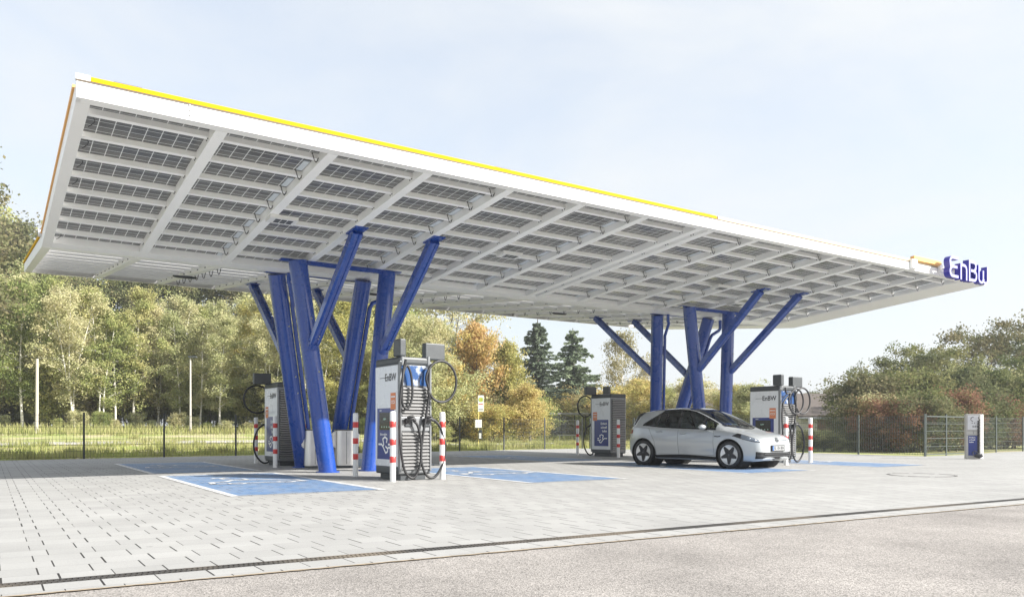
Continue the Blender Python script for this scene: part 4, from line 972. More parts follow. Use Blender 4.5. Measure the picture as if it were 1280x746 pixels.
zb = interp([(0, .55), (.03, .66), (.08, .72), (.2, .785), (.45, .865), (.8, .925), (1.1, .955), (1.5, .975), (2.2, .995), (3.0, 1.03), (3.5, 1.075), (3.8, 1.085), (4.0, 1.06), (4.12, .98), (4.2, .86), (4.26, .52)])
yr = interp([(0, .30), (.1, .44), (.3, .54), (.8, .66), (1.05, .675), (1.3, .665), (1.6, .645), (2.0, .61), (2.6, .60), (3.2, .58), (3.7, .555), (3.9, .57), (4.1, .55), (4.2, .48), (4.26, .35)])
dz = interp([(0, .02), (.5, .02), (.72, .03), (.95, .07), (1.2, .085), (1.5, .085), (2.0, .07), (2.6, .055), (3.4, .055), (3.8, .06), (4.0, .05), (4.26, .03)])
zbot = interp([(0, .27), (.05, .215), (.3, .185), (.8, .18), (3.5, .19), (4.0, .23), (4.2, .30), (4.26, .36)])
def section(x):
    H_ = hw(x); b = zbot(x); B = zb(x); C = zc(x); y2 = min(yr(x), H_ - .1); zr = max(C - dz(x), B + .015)
    sp = min(1, max(0, min(x - .6, 3.9 - x) / .6))
    P = [(0, b), (.55 * H_, b), (H_ - .16, b), (H_ - .055 - .02 * sp, b + .035), (H_ - .025 - .035 * sp, b + .12 * (B - b) + .03), (H_ - .012 - .03 * sp, b + .30 * (B - b)), (H_ - .002 - .006 * sp, b + .50 * (B - b)),
         (H_, b + .66 * (B - b)), (H_ - .012, b + .84 * (B - b)), (H_ - .03, b + .95 * (B - b)), (H_ - .062, B + .002)]
    t = .5; gh = max(0.0, min(1, (zr - B - .03) / .25))
    hb = H_ - .072
    for t in (.25, .5, .75):
        y = hb + (y2 - hb) * t + .035 * math.sin(math.pi * t) * gh; z = B + (zr - B) * (t + .05 * math.sin(math.pi * t) * (1 - gh))
        P.append((y, z))
    P += [(y2, zr), (y2 * .93, zr + (C - zr) * .30), (y2 * .62, zr + (C - zr) * .74), (y2 * .3, zr + (C - zr) * .94), (0, C)]
    return P
SUB = 4
def crs(P, sub):
    o_ = []
    for i in range(len(P) - 1):
        p0 = P[i - 1] if i else (-P[1][0], P[1][1]) if P[0][0] == 0 else P[0]; p1 = P[i]; p2 = P[i + 1]; p3 = P[i + 2] if i + 2 < len(P) else (-P[i][0], P[i][1])
        for k in range(sub):
            t = k / sub; o_.append(tuple(.5 * (2 * p1[a] + (p2[a] - p0[a]) * t + (2 * p0[a] - 5 * p1[a] + 4 * p2[a] - p3[a]) * t * t + (3 * p1[a] - p0[a] - 3 * p2[a] + p3[a]) * t ** 3) for a in (0, 1)))
    return o_ + [P[-1]]
_sc = {}
def sec(x):
    k = round(x, 4)
    if k not in _sc: _sc[k] = crs(section(x), SUB)
    return _sc[k]
IR = 14 * SUB       # rail index in sampled section
IB = 10 * SUB       # belt index
def side(x, z):
    S_ = sec(x); 
    for i in range(3 * SUB, len(S_) - 1):
        if S_[i][1] <= z <= S_[i + 1][1] and S_[i + 1][1] > S_[i][1]:
            t = (z - S_[i][1]) / (S_[i + 1][1] - S_[i][1]); return S_[i][0] + (S_[i + 1][0] - S_[i][0]) * t
    return None
def topz(x, y):
    S_ = sec(x); y = abs(y)
    for i in range(IB - 4, len(S_) - 1):
        a, b = S_[i], S_[i + 1]
        if b[0] <= y <= a[0]: 
            t = (a[0] - y) / max(1e-6, a[0] - b[0]); return a[1] + (b[1] - a[1]) * t
    return S_[-1][1]
WX = (.81, 3.58); WR = .348; AR = .392
def dlo(x):           # side glass limits
    lo = zb(x) + .022; zr = max(zc(x) - dz(x), zb(x) + .015); hi = zr - .006
    if x > 3.05: hi = min(hi, 1.475 - (x - 3.05) * .62)
    return lo, hi
def ws(x, y):          # windscreen zone?
    k = abs(y) / max(.1, yr(x)); return 1.02 + .16 * k * k < x < 1.99 + .03 * k * k and k < .965
def rwz(x, y):
    return 3.90 < x < 4.12 and abs(y) / yr(x) < .9
car = empty('hatchback_car', (0, 0, 0), 0, 'silver-white five-door hatchback with black roof and star wheels parked by the right charger', 'car')
Fc = Vector((.650, -.760, 0)).normalized()
car.rotation_euler = (0, 0, math.atan2(-Fc.y, -Fc.x))     # local +x runs from nose to tail
lat = Vector((-(-Fc).y, (-Fc).x, 0))                   # local +y in world
fl = G(913.5, 585.8)       # outer contact of the front wheel on the visible side
vis = -1 if (lat.dot(Vector((0, 1, 0))) > 0) else 1         # visible side sign in local y
orig = fl - (-Fc) * WX[0] - lat * (vis * .80)
car.location = (orig.x, orig.y, 0.008)
paint = bpy.data.materials.new('silver_white_paint'); paint.use_nodes = True
n = paint.node_tree; b = n.nodes['Principled BSDF']; b.inputs['Base Color'].default_value = (.45, .475, .49, 1); b.inputs['Metallic'].default_value = .4; b.inputs['Roughness'].default_value = .30; b.inputs['Coat Weight'].default_value = 1; b.inputs['Coat Roughness'].default_value = .03
blk = mat('gloss_black_trim', (.012, .013, .015), .12, coat=.6); matt = mat('matt_black_trim', (.012, .013, .014), .6, spec=.2)
cglass = bpy.data.materials.new('tinted_glass'); cglass.use_nodes = True; n = cglass.node_tree; n.nodes.clear()
o_ = N(n, 'ShaderNodeOutputMaterial'); tr = N(n, 'ShaderNodeBsdfTransparent'); tr.inputs[0].default_value = (.62, .70, .68, 1); gl = N(n, 'ShaderNodeBsdfGlossy'); gl.inputs['Roughness'].default_value = .01; mxs = N(n, 'ShaderNodeMixShader'); fr = N(n, 'ShaderNodeFresnel'); fr.inputs[0].default_value = 1.55
n.links.new(fr.outputs[0], mxs.inputs[0]); n.links.new(tr.outputs[0], mxs.inputs[1]); n.links.new(gl.outputs[0], mxs.inputs[2]); n.links.new(mxs.outputs[0], o_.inputs[0])
# body shell grid
xs_b = [0, .006, .015, .03, .05, .075, .1, .13] + [.16 + .024 * i for i in range(168)]
xs_b = [x for x in xs_b if x < 4.16] + [4.16, 4.185, 4.205, 4.222, 4.236, 4.247, 4.255, 4.26]
ns = len(sec(1.0))
vs = []; fs = []; 
full = 2 * ns - 2
def ringpt(x):
    S_ = sec(x); return [(y, z) for y, z in S_] + [(-y, z) for y, z in S_[1:-1][::-1]]
for x in xs_b:
    for y, z in ringpt(x): vs.append(Vector((x, y, z)))
wf = []
for i in range(len(xs_b) - 1):
    for k in range(full):
        q = (i * full + k, i * full + (k + 1) % full, (i + 1) * full + (k + 1) % full, (i + 1) * full + k)
        c = sum((vs[j] for j in q), Vector()) / 4
        if any((c.x - w) ** 2 + (c.z - WR) ** 2 < AR * AR for w in WX) and abs(c.y) > .45: continue
        kk = k if k < ns - 1 else full - k - 1
        if kk >= IB and kk < IR:
            lo, hi = dlo(c.x)
            if 1.27 < c.x < 3.62 and lo + .012 < c.z < hi - .012: continue
        if kk >= IR - 0 and c.x > .8:
            kf = abs(c.y) / yr(c.x)
            if .86 + .30 * kf * kf < c.x < 1.95 + .03 * kf * kf and kf < .92: continue
        fs.append(q)
fs.append(tuple(range(full))[::-1]); fs.append(tuple((len(xs_b) - 1) * full + k for k in range(full)))
# snap arch borders onto the circle
from collections import defaultdict
ec = defaultdict(int)
for f in fs:
    for a, b_ in zip(f, f[1:] + f[:1]): ec[(min(a, b_), max(a, b_))] += 1
for (a, b_), c in ec.items():
    if c == 1:
        for j in (a, b_):
            v = vs[j]
            for w in WX:
                d = math.hypot(v.x - w, v.z - WR)
                if abs(d - AR) < .05 and abs(v.y) > .44 and d > .01:
                    k = AR / d; nx_, nz_ = w + (v.x - w) * k, WR + (v.z - WR) * k
                    s_ = side(nx_, nz_)
                    vs[j] = Vector((nx_, (s_ if s_ and abs(v.y) > .6 else abs(v.y)) * (1 if v.y > 0 else -1), nz_))
mb = MB(); mb.add(vs, fs, smooth=True); body = mb.build('body', paint, car)
def patch(fn, nu, nv, name, m, par=car, both=False, thick=0):
    """fn(u,v)->Vector ; builds smooth grid"""
    mb = MB()
    for s in ((1, -1) if both else (1,)):
        g = [[fn(i / nu, j / nv) for j in range(nv + 1)] for i in range(nu + 1)]
        vv = [Vector((p.x, p.y * s, p.z)) for r_ in g for p in r_]
        ff = [(i * (nv + 1) + j, i * (nv + 1) + j + 1, (i + 1) * (nv + 1) + j + 1, (i + 1) * (nv + 1) + j) for i in range(nu) for j in range(nv)]
        mb.add(vv, ff, smooth=True)
    return mb.build(name, m, par)
def sidepatch(x0, x1, lo, hi, name, m, par=car, off=.004, sides=(1, -1), nu=40, nv=10):
    out_ = []
    for s in sides:
        def fn(u, v):
            x = x0 + (x1 - x0) * u; a, b = lo(x), hi(x); z = a + (b - a) * v; y = side(x, z) or .5
            return Vector((x, s * (y + off), z))
        out_.append(patch(fn, nu, nv, name, m, par))
    return out_
dl = lambda x: dlo(x)[0]; dh = lambda x: max(dlo(x)[0] + .004, dlo(x)[1])
# side glass: front quarter, front door, rear door, rear quarter; black frames between
sidepatch(1.245, 3.63, lambda x: dl(x) - .018, lambda x: dl(x) + .014, 'window_seal', matt, off=.005)
sidepatch(1.245, 3.62, lambda x: dh(x) - .014, lambda x: dh(x) + .012, 'window_seal', matt, off=.005)
for a, b in ((1.25, 1.60), (1.66, 2.36), (2.44, 3.12), (3.16, 3.61)): sidepatch(a, b, dl, dh, 'side_window', cglass, off=.003, nu=24)
for a, b in ((1.595, 1.665), (2.355, 2.445), (3.115, 3.165)): sidepatch(a, b, dl, dh, 'window_pillar', blk, off=.006, nu=3)
# windscreen, roof, rear window
def toppatch(xf0, xf1, kmax, name, m, off=.004, par=car, nu=30, nv=24, k0=None):
    def fn(u, v):
        k = (-1 + 2 * v) * kmax
        x = xf0(k) + (xf1(k) - xf0(k)) * u; y = k * yr(x)
        z = topz(x, y); e = .01
        nrm = Vector((-(topz(x + e, y) - topz(x - e, y)) / (2 * e), -(topz(x, y + e) - topz(x, y - e)) / (2 * e), 1)).normalized()
        return Vector((x, y, z)) + nrm * off
    return patch(fn, nu, nv, name, m, par)
toppatch(lambda k: .83 + .30 * k * k, lambda k: 1.99 + .03 * k * k, .95, 'windscreen', cglass, .003)
toppatch(lambda k: .78 + .30 * k * k, lambda k: .90 + .30 * k * k, .97, 'cowl', blk, .007)
toppatch(lambda k: 1.93 + .03 * k * k, lambda k: 3.86, 1.0, 'roof', blk, .006, nu=50)
toppatch(lambda k: 3.83, lambda k: 4.13, .96, 'rear_window', blk, .006)
mb = MB()
sp_pts = [(3.80, 1.462), (3.98, 1.415), (3.985, 1.395), (3.84, 1.40)]
mb.prism([Vector((x, -.56, z)) for x, z in sp_pts], Vector((0, 1.12, 0))); mb.build('rear_spoiler', blk, car)
for s in (-1, 1):
    mb = MB(); pts = [(3.78, s * .60, 1.44), (3.98, s * .60, 1.38), (4.13, s * .66, 1.10), (4.05, s * .70, 1.10)]
    mb.prism([Vector(p) for p in pts], Vector((0, -s * .05, 0))); mb.build('spoiler_fin', blk, car)
# sills, door seams, handles
sidepatch(1.22, 3.18, lambda x: zbot(x) + .004, lambda x: zbot(x) + .105 + .03 * math.sin((x - 1.22) / 1.96 * math.pi), 'sill_trim', matt, off=.006)
seam = mat('door_seam', (.10, .105, .11), .6)
for x0, bend in ((1.28, .0), (2.40, 0), (3.22, .16)):
    for s in (1, -1):
        mb = MB(); pts = []
        for i in range(25):
            z = .30 + (zb(x0) - .02 - .30) * i / 24
            x = x0 + bend * (z - .3) * .9 if bend else x0
            if bend and z < .62: x = 3.16 + .04 * math.sin((z - .3) * 3)
            if bend and z >= .62: x = 3.17 + (z - .62) * .55
            y = side(x, z); pts.append(Vector((x, s * (y + .0005), z)))
        mb.tube(pts, .0045, 4, smooth=False); mb.build('door_seam', seam, car)
for s in (1, -1):
    pts = [Vector((x, s * (side(x, .325) + .0005), .325)) for x in [1.28 + .05 * i for i in range(37)]]
    mb = MB(); mb.tube(pts, .004, 4, smooth=False); mb.build('door_seam', seam, car)
    for hx in (2.22, 3.02):
        zz = zb(hx) - .115; y = side(hx, zz)
        mb = MB(); mb.lathe([(0, 0), (.02, .004), (.028, .018), (.02, .032), (0, .036)], 12, Matrix.Translation(Vector((hx, s * (y + .001), zz))) @ Matrix.Rotation(R(90) * (-s), 4, 'X') @ Matrix.Diagonal((4.0, .85, 1, 1))); mb.build('door_handle', paint, car)
    # mirror
    mb = MB(); c = Vector((1.52, s * 1.01, 1.045)); 
    for_ = Matrix.Translation(c) @ Matrix.Diagonal((.085, .125, .068, 1))
    prof = [(math.cos(R(a)), math.sin(R(a))) for a in range(-90, 91, 15)]
    mb.lathe(prof, 20, for_); mr_ = mb.build('door_mirror', paint, car)
    mb = MB(); mb.prism([Vector((1.50, s * .83, .965)), Vector((1.58, s * .83, .965)), Vector((1.56, s * .98, 1.0)), Vector((1.49, s * .98, 1.0))], Vector((0, 0, .035))); mb.build('mirror_foot', blk, mr_)
    # fender badge
    zz = .80; mb = MB(); pts = [(1.13, zz, ), (1.26, zz - .005)]
    y0 = side(1.13, zz); y1 = side(1.26, zz - .005); mb.tube([Vector((1.06, s * (side(1.06, zz + .012) + .003), zz + .012)), Vector((1.13, s * (y0 + .003), zz)), Vector((1.24, s * (y1 + .003), zz + .012))], .011, 6); mb.build('fender_badge', matt, car)
# headlights, tail lights
lens = mat('headlight_glass', (.17, .20, .24), .06, coat=1); led = mat('headlight_reflector', (.40, .44, .48), .2, metal=.6)
hlo = lambda x: .655 + .16 * min(1, (x - .03) / .66) ** 1.3
hhi = lambda x: .762 + .125 * min(1, (x - .03) / .50) ** .8 if x < .58 else .762 + .125 - (x - .58) * .45
hs = sidepatch(.030, .72, hlo, lambda x: max(hlo(x) + .003, min(hhi(x), zb(x) - .004)), 'headlight', blk, off=.004, nu=40, nv=12)
for s, h_ in zip((1, -1), hs):
    def rfl(u, v, s=s):
        x = .08 + .40 * u; a = hlo(x) + .016; b = min(hhi(x), zb(x)) - .022; z = a + (b - a) * v; return Vector((x, s * (side(x, z) + .007), z))
    patch(rfl, 14, 5, 'reflector', lens, h_)
    def drl(u, v, s=s):
        x = .05 + .42 * u; b = min(hhi(x), zb(x)) - .010; z = b - .014 * v; return Vector((x, s * (side(x, z) + .0085), z))
    patch(drl, 16, 1, 'light_strip', led, h_)
    for lx in (.15, .26):
        z = (hlo(lx) + min(hhi(lx), zb(lx))) / 2; mb = MB(); mb.lathe([(0, .012), (.022, .010), (.030, .0)], 14, Matrix.Translation(Vector((lx, s * (side(lx, z) + .006), z))) @ Vector((-.45, s * .9, 0)).to_track_quat('Z', 'Y').to_matrix().to_4x4()); mb.build('lens', led, h_)
tail = mat('tail_light', (.20, .02, .035), .15, coat=1)
sidepatch(3.98, 4.2, lambda x: .865 + .05 * (4.2 - x), lambda x: min(zb(x) - .01, .98), 'tail_light', tail, off=.005, nu=12)
# front contour patches
def contour(z):
    pts = []; x0 = 0.0
    while zc(x0) < z + .002 and x0 < .8: x0 += .002
    S0 = 0; pts.append((x0, 0.0)); x = x0
    while x < .9:
        y = side(x, z)
        if y is not None and y > pts[-1][1] - .001: pts.append((x, y))
        x += .004
    L_ = [0]
    for a, b in zip(pts, pts[1:]): L_.append(L_[-1] + math.hypot(b[0] - a[0], b[1] - a[1]))
    return pts, L_
_cc = {}
def cpt(s, z, off):
    k = round(z, 3)
    if k not in _cc: _cc[k] = contour(k)
    pts, L_ = _cc[k]; a = abs(s)
    for i in range(len(L_) - 1):
        if L_[i + 1] >= a or i == len(L_) - 2:
            t = (a - L_[i]) / max(1e-6, L_[i + 1] - L_[i]); p = pts[i]; q = pts[i + 1]
            x = p[0] + (q[0] - p[0]) * t; y = p[1] + (q[1] - p[1]) * t; d = Vector((q[0] - p[0], q[1] - p[1])).normalized(); x -= d.y * off; y += d.x * off
            if t == 0 and i == 0: x = p[0] - off
            return Vector((x, y if s >= 0 else -y, z))
def frontpatch(s0, s1, lo, hi, name, m, off=.005, nu=40, nv=6, par=car):
    return patch(lambda u, v: cpt(s0 + (s1 - s0) * u, lo(s0 + (s1 - s0) * u) + (hi(s0 + (s1 - s0) * u) - lo(s0 + (s1 - s0) * u)) * v, off), nu, nv, name, m, par)
gr = frontpatch(-.80, .80, lambda s: .245 + .02 * abs(s), lambda s: .412 + .06 * max(0, (abs(s) - .45)), 'lower_grille', matt, .005, 60)
silv = mat('grille_bar', (.10, .105, .11), .3, metal=.4)
frontpatch(-.56, .56, lambda s: .372, lambda s: .385, 'grille_bar', silv, .010, 40, 1, gr)
frontpatch(-.60, .60, lambda s: .315, lambda s: .328, 'grille_bar', silv, .010, 40, 1, gr)
for s in (-1, 1):
    for k in range(3): frontpatch(s * .60, s * .78, lambda q, k=k: .315 + .036 * k, lambda q, k=k: .327 + .036 * k, 'grille_bar', silv, .011, 8, 1, gr)
frontpatch(-.76, .76, lambda s: .222, lambda s: .238, 'splitter', silv, .006, 40, 2)
frontpatch(-.50, .50, lambda s: .700, lambda s: .712, 'front_light_bar', matt, .006, 40, 1)
# round emblem on the nose: ring with an inner letterform
mb = MB(); cE = Vector((.018, 0, .722)); ax = Vector((-.90, 0, .42)).normalized(); ME = Matrix.Translation(cE) @ ax.to_track_quat('Z', 'Y').to_matrix().to_4x4()
mb.tube([ME @ Vector((.058 * math.cos(R(a)), .058 * math.sin(R(a)), .008)) for a in range(0, 360, 18)], .0065, 6, closed=True)
def em(pts): mb.tube([ME @ Vector((x, y, .010)) for x, y in pts], .005, 5)
em([(-.026, .050), (.0, .004), (.026, .050)]); em([(-.050, .024), (-.022, -.044), (0, -.002), (.022, -.044), (.050, .024)])
mb.build('emblem', mat('emblem_dark', (.06, .065, .07), .3, metal=.5), car)
# number plate
mb = MB(); mb.box(-.034, -.010, -.29, .29, .435, .592, bev=.004); pf = mb.build('number_plate', mat('plate_frame', (.02, .02, .02), .4), car)
mb = MB(); mb.box(-.0375, -.0345, -.215, .26, .463, .570, 0); mb.box(-.0375, -.0345, .217, .26, .463, .570, 1); 
mb = MB(); mb.box(-.0375, -.0345, -.26, .213, .464, .571, 0); mb.box(-.0375, -.0345, .213, .26, .464, .571, 1)
place_text(mb, 'EL· EN 804', .104, Vector((-.0385, .200, .485)), Vector((0, -1, 0)), Z, .001, 'LEFT', 2, .92)
mb.build('plate_face', [mat('plate_white', (.36, .37, .37), .4), mat('plate_blue', (.02, .12, .42), .4), ink], pf)
# wheels
rimm = mat('rim_silver', (.72, .72, .71), .28, metal=.45)
def wheel(px, s):
    r_ = MB(); M = Matrix.Translation(Vector((px, s * .785, WR))) @ Matrix.Rotation(R(-90) * s, 4, 'X')
    w2 = .112
    prof = [(.235, -w2), (.30, -w2), (.335, -w2 + .02), (.348, -w2 + .05), (.348, w2 - .05), (.338, w2 - .02), (.30, w2 + .004), (.262, w2 - .002), (.250, w2 - .018)]
    r_.lathe(prof, 48, M); ty = r_.build('wheel', black_rub, car)
    r_ = MB(); r_.lathe([(.252, w2 - .02), (.246, w2 - .004), (.235, w2 - .012), (.165, w2 - .03), (.05, w2 - .035), (0, w2 - .035)], 48, M); r_.build('rim', rimm, ty)
    r_ = MB()
    st = []
    for k in range(10):
        a = R(90 + 36 * k); rr = .243 if k % 2 == 0 else .105; 
        if k % 2 == 0:
            for da in (-.10, .10): st.append(Vector((rr * math.cos(a + da), rr * math.sin(a + da), 0)))
        else: st.append(Vector((rr * math.cos(a), rr * math.sin(a), 0)))
    for k in range(5):
        tri = [Vector((0, 0, w2 - .026))] + [st[(3 * k + j) % 15] + Z * (w2 - .030) for j in (-1, 0, 1, 2)]
        r_.prism([M @ p for p in tri], M.to_3x3() @ Vector((0, 0, .020)))
    for k in range(5):
        a = R(90 + 72 * k); r_.tube([M @ Vector((.03 * math.cos(a), .03 * math.sin(a), w2 - .002)), M @ Vector((.235 * math.cos(a), .235 * math.sin(a), w2 - .008))], .006, 5)
    r_.build('wheel_star', mat('wheel_black', (.02, .021, .023), .3), ty)
    r_ = MB(); r_.lathe([(0, w2 + .0), (.025, w2), (.03, w2 - .01)], 16, M); r_.build('hub_cap', silv, ty)
for px in WX:
    for s in (1, -1):
        wheel(px, s)
        mb = MB(); M = Matrix.Translation(Vector((px, s * .40, WR))) @ Matrix.Rotation(R(-90) * s, 4, 'X'); mb.lathe([(0, 0), (AR + .001, 0), (AR + .001, side(px, WR + AR - .01) - .40 - .012)], 40, M); mb.build('wheel_housing', matt, car)
        # arch lip
        pts = []
        for a in range(-22, 203, 5):
            x = px + AR * math.cos(R(a)); z = WR + AR * math.sin(R(a)); y = side(x, z)
            if y and z > zbot(x) + .01: pts.append(Vector((x, s * (y - .004), z)))
        mb = MB(); mb.tube(pts, .010, 6); mb.build('arch_lip', matt, car)
# interior
intm = mat('cabin_dark', (.09, .092, .10), .7); seatm = mat('seat_fabric', (.30, .32, .33), .8, var=.1)
mb = MB(); mb.box(1.05, 3.8, -.76, .76, .30, .34); mb.box(1.0, 1.5, -.70, .70, .5, .90, bev=.05); mb.box(1.2, 1.6, -.15, .15, .85, 1.0, bev=.03); 
for s in (-1, 1): mb.box(1.3, 3.7, s * .74 - .03, s * .74 + .03, .3, .92)
mb.build('cabin', intm, car)
for x, y in ((2.15, .36), (2.15, -.36), (3.05, .36), (3.05, -.36)):
    mb = MB(); mb.box(x - .25, x + .25, y - .24, y + .24, .42, .60, bev=.05)
    M = Matrix.Translation(Vector((x + .26, y, .58))) @ Matrix.Rotation(R(16), 4, 'Y'); mb.box(-.06, .06, -.24, .24, 0, .60, M=M, bev=.05); mb.box(-.045, .045, -.13, .13, .62, .80, M=M, bev=.04); mb.build('seat', seatm, car)
mb = MB(); mb.tube([Vector((1.62 + .04 * math.sin(R(a)), .36 + .17 * math.cos(R(a)), .92 + .16 * math.sin(R(a)))) for a in range(0, 360, 20)], .014, 8, closed=True); mb.build('steering_wheel', matt, car)
# antenna and wipers
for s in (0, 1):
    mb = MB(); mb.tube([Vector((.93, -.35 + .5 * s, topz(.93, .3) + .02)), Vector((1.06, .13 + .42 * s, topz(1.06, min(.6, .13 + .42 * s)) + .02))], .010, 5); mb.build('wiper', matt, car)
# ------------------------------------------------------------------ vegetation
def leaf_mat(name, cols, vary=.5):
    m = bpy.data.materials.new(name); m.use_nodes = True; n = m.node_tree; n.nodes.clear()
    o_ = N(n, 'ShaderNodeOutputMaterial'); d = N(n, 'ShaderNodeBsdfDiffuse'); t = N(n, 'ShaderNodeBsdfTranslucent'); mx = N(n, 'ShaderNodeMixShader'); mx.inputs[0].default_value = .38
    tc = N(n, 'ShaderNodeTexCoord'); oi = N(n, 'ShaderNodeObjectInfo')
    nz = N(n, 'ShaderNodeTexNoise'); nz.inputs['Scale'].default_value = .75; nz.inputs['Detail'].default_value = 3; nz.inputs['Roughness'].default_value = .65
    ad = N(n, 'ShaderNodeVectorMath', operation='ADD'); n.links.new(tc.outputs['Object'], ad.inputs[0]); sc = N(n, 'ShaderNodeMath', operation='MULTIPLY'); sc.inputs[1].default_value = 40; n.links.new(oi.outputs['Random'], sc.inputs[0]); n.links.new(sc.outputs[0], ad.inputs[1])
    n.links.new(ad.outputs[0], nz.inputs['Vector'])
    wn = N(n, 'ShaderNodeTexNoise'); wn.inputs['Scale'].default_value = 6.0; wn.inputs['Detail'].default_value = 2; n.links.new(ad.outputs[0], wn.inputs['Vector'])
    s1 = N(n, 'ShaderNodeMath', operation='MULTIPLY_ADD'); s1.inputs[1].default_value = .55; n.links.new(wn.outputs['Fac'], s1.inputs[0])
    s2 = N(n, 'ShaderNodeMath', operation='MULTIPLY_ADD'); s2.inputs[1].default_value = .30; s2.inputs[2].default_value = -.40; n.links.new(oi.outputs['Random'], s2.inputs[0])
    s3 = N(n, 'ShaderNodeMath', operation='MULTIPLY_ADD'); s3.inputs[1].default_value = 1.1; n.links.new(nz.outputs['Fac'], s3.inputs[0]); n.links.new(s2.outputs[0], s3.inputs[2]); n.links.new(s3.outputs[0], s1.inputs[2])
    rp = N(n, 'ShaderNodeValToRGB'); e = rp.color_ramp.elements; k = len(cols)
    e[0].position = .22; e[0].color = (*cols[0], 1); e[1].position = .78; e[1].color = (*cols[-1], 1)
    for i in range(1, k - 1): q = e.new(.22 + .56 * i / (k - 1)); q.color = (*cols[i], 1)
    n.links.new(s1.outputs[0], rp.inputs[0])
    for q in (d, t): n.links.new(rp.outputs[0], q.inputs[0])
    n.links.new(d.outputs[0], mx.inputs[1]); n.links.new(t.outputs[0], mx.inputs[2]); n.links.new(mx.outputs[0], o_.inputs[0])
    return m
bark_w = mat('birch_bark', (.66, .63, .57), .8, var=.35, scale=5); bark_d = mat('dark_bark', (.10, .08, .065), .9, var=.3, scale=4); bark_g = mat('grey_bark', (.22, .20, .17), .9, var=.3)
LM = {
 'birch': leaf_mat('birch_leaves', [(.24, .27, .12), (.37, .39, .19), (.49, .48, .26), (.57, .52, .31)]),
 'yellow': leaf_mat('yellow_leaves', [(.26, .26, .10), (.41, .40, .14), (.54, .48, .19), (.56, .44, .20)]),
 'green': leaf_mat('green_leaves', [(.16, .20, .075), (.25, .30, .11), (.36, .38, .15), (.46, .43, .20)]),
 'orange': leaf_mat('orange_leaves', [(.26, .28, .11), (.42, .40, .15), (.56, .45, .17), (.56, .38, .18)]),
 'red': leaf_mat('reddish_leaves', [(.11, .11, .05), (.21, .15, .08), (.29, .15, .11), (.25, .22, .10)]),
 'spruce': leaf_mat('dark_needles', [(.09, .125, .09), (.14, .18, .125), (.20, .24, .165)]),
 'pine': leaf_mat('pine_needles', [(.14, .185, .12), (.21, .26, .165), (.29, .33, .21)]),
 'dull': leaf_mat('dull_green_leaves', [(.07, .088, .045), (.12, .138, .065), (.17, .18, .09), (.24, .21, .12)]),
 'rgreen': leaf_mat('hedge_green_leaves', [(.07, .095, .04), (.12, .15, .06), (.18, .20, .08), (.25, .24, .11)]),
 'pale': leaf_mat('pale_birch_leaves', [(.20, .19, .09), (.32, .29, .15), (.42, .36, .20)]),
}
def leafquad(vs, fs, p, s, rnd, flat=0.0, dirv=None):
    a = Vector((rnd.gauss(0, 1), rnd.gauss(0, 1), rnd.gauss(0, 1) * (1 - flat))).normalized()
    if dirv is not None: a = (dirv * 1.5 + a * .6).normalized()
    b = a.orthogonal().normalized(); b = (b * math.cos(q := rnd.uniform(0, 6.28)) + a.cross(b) * math.sin(q))
    k = len(vs); w = s * .42
    vs.extend([p - a * s * .6, p + b * w, p + a * s * .6, p - b * w]); fs.append((k, k + 1, k + 2, k + 3))
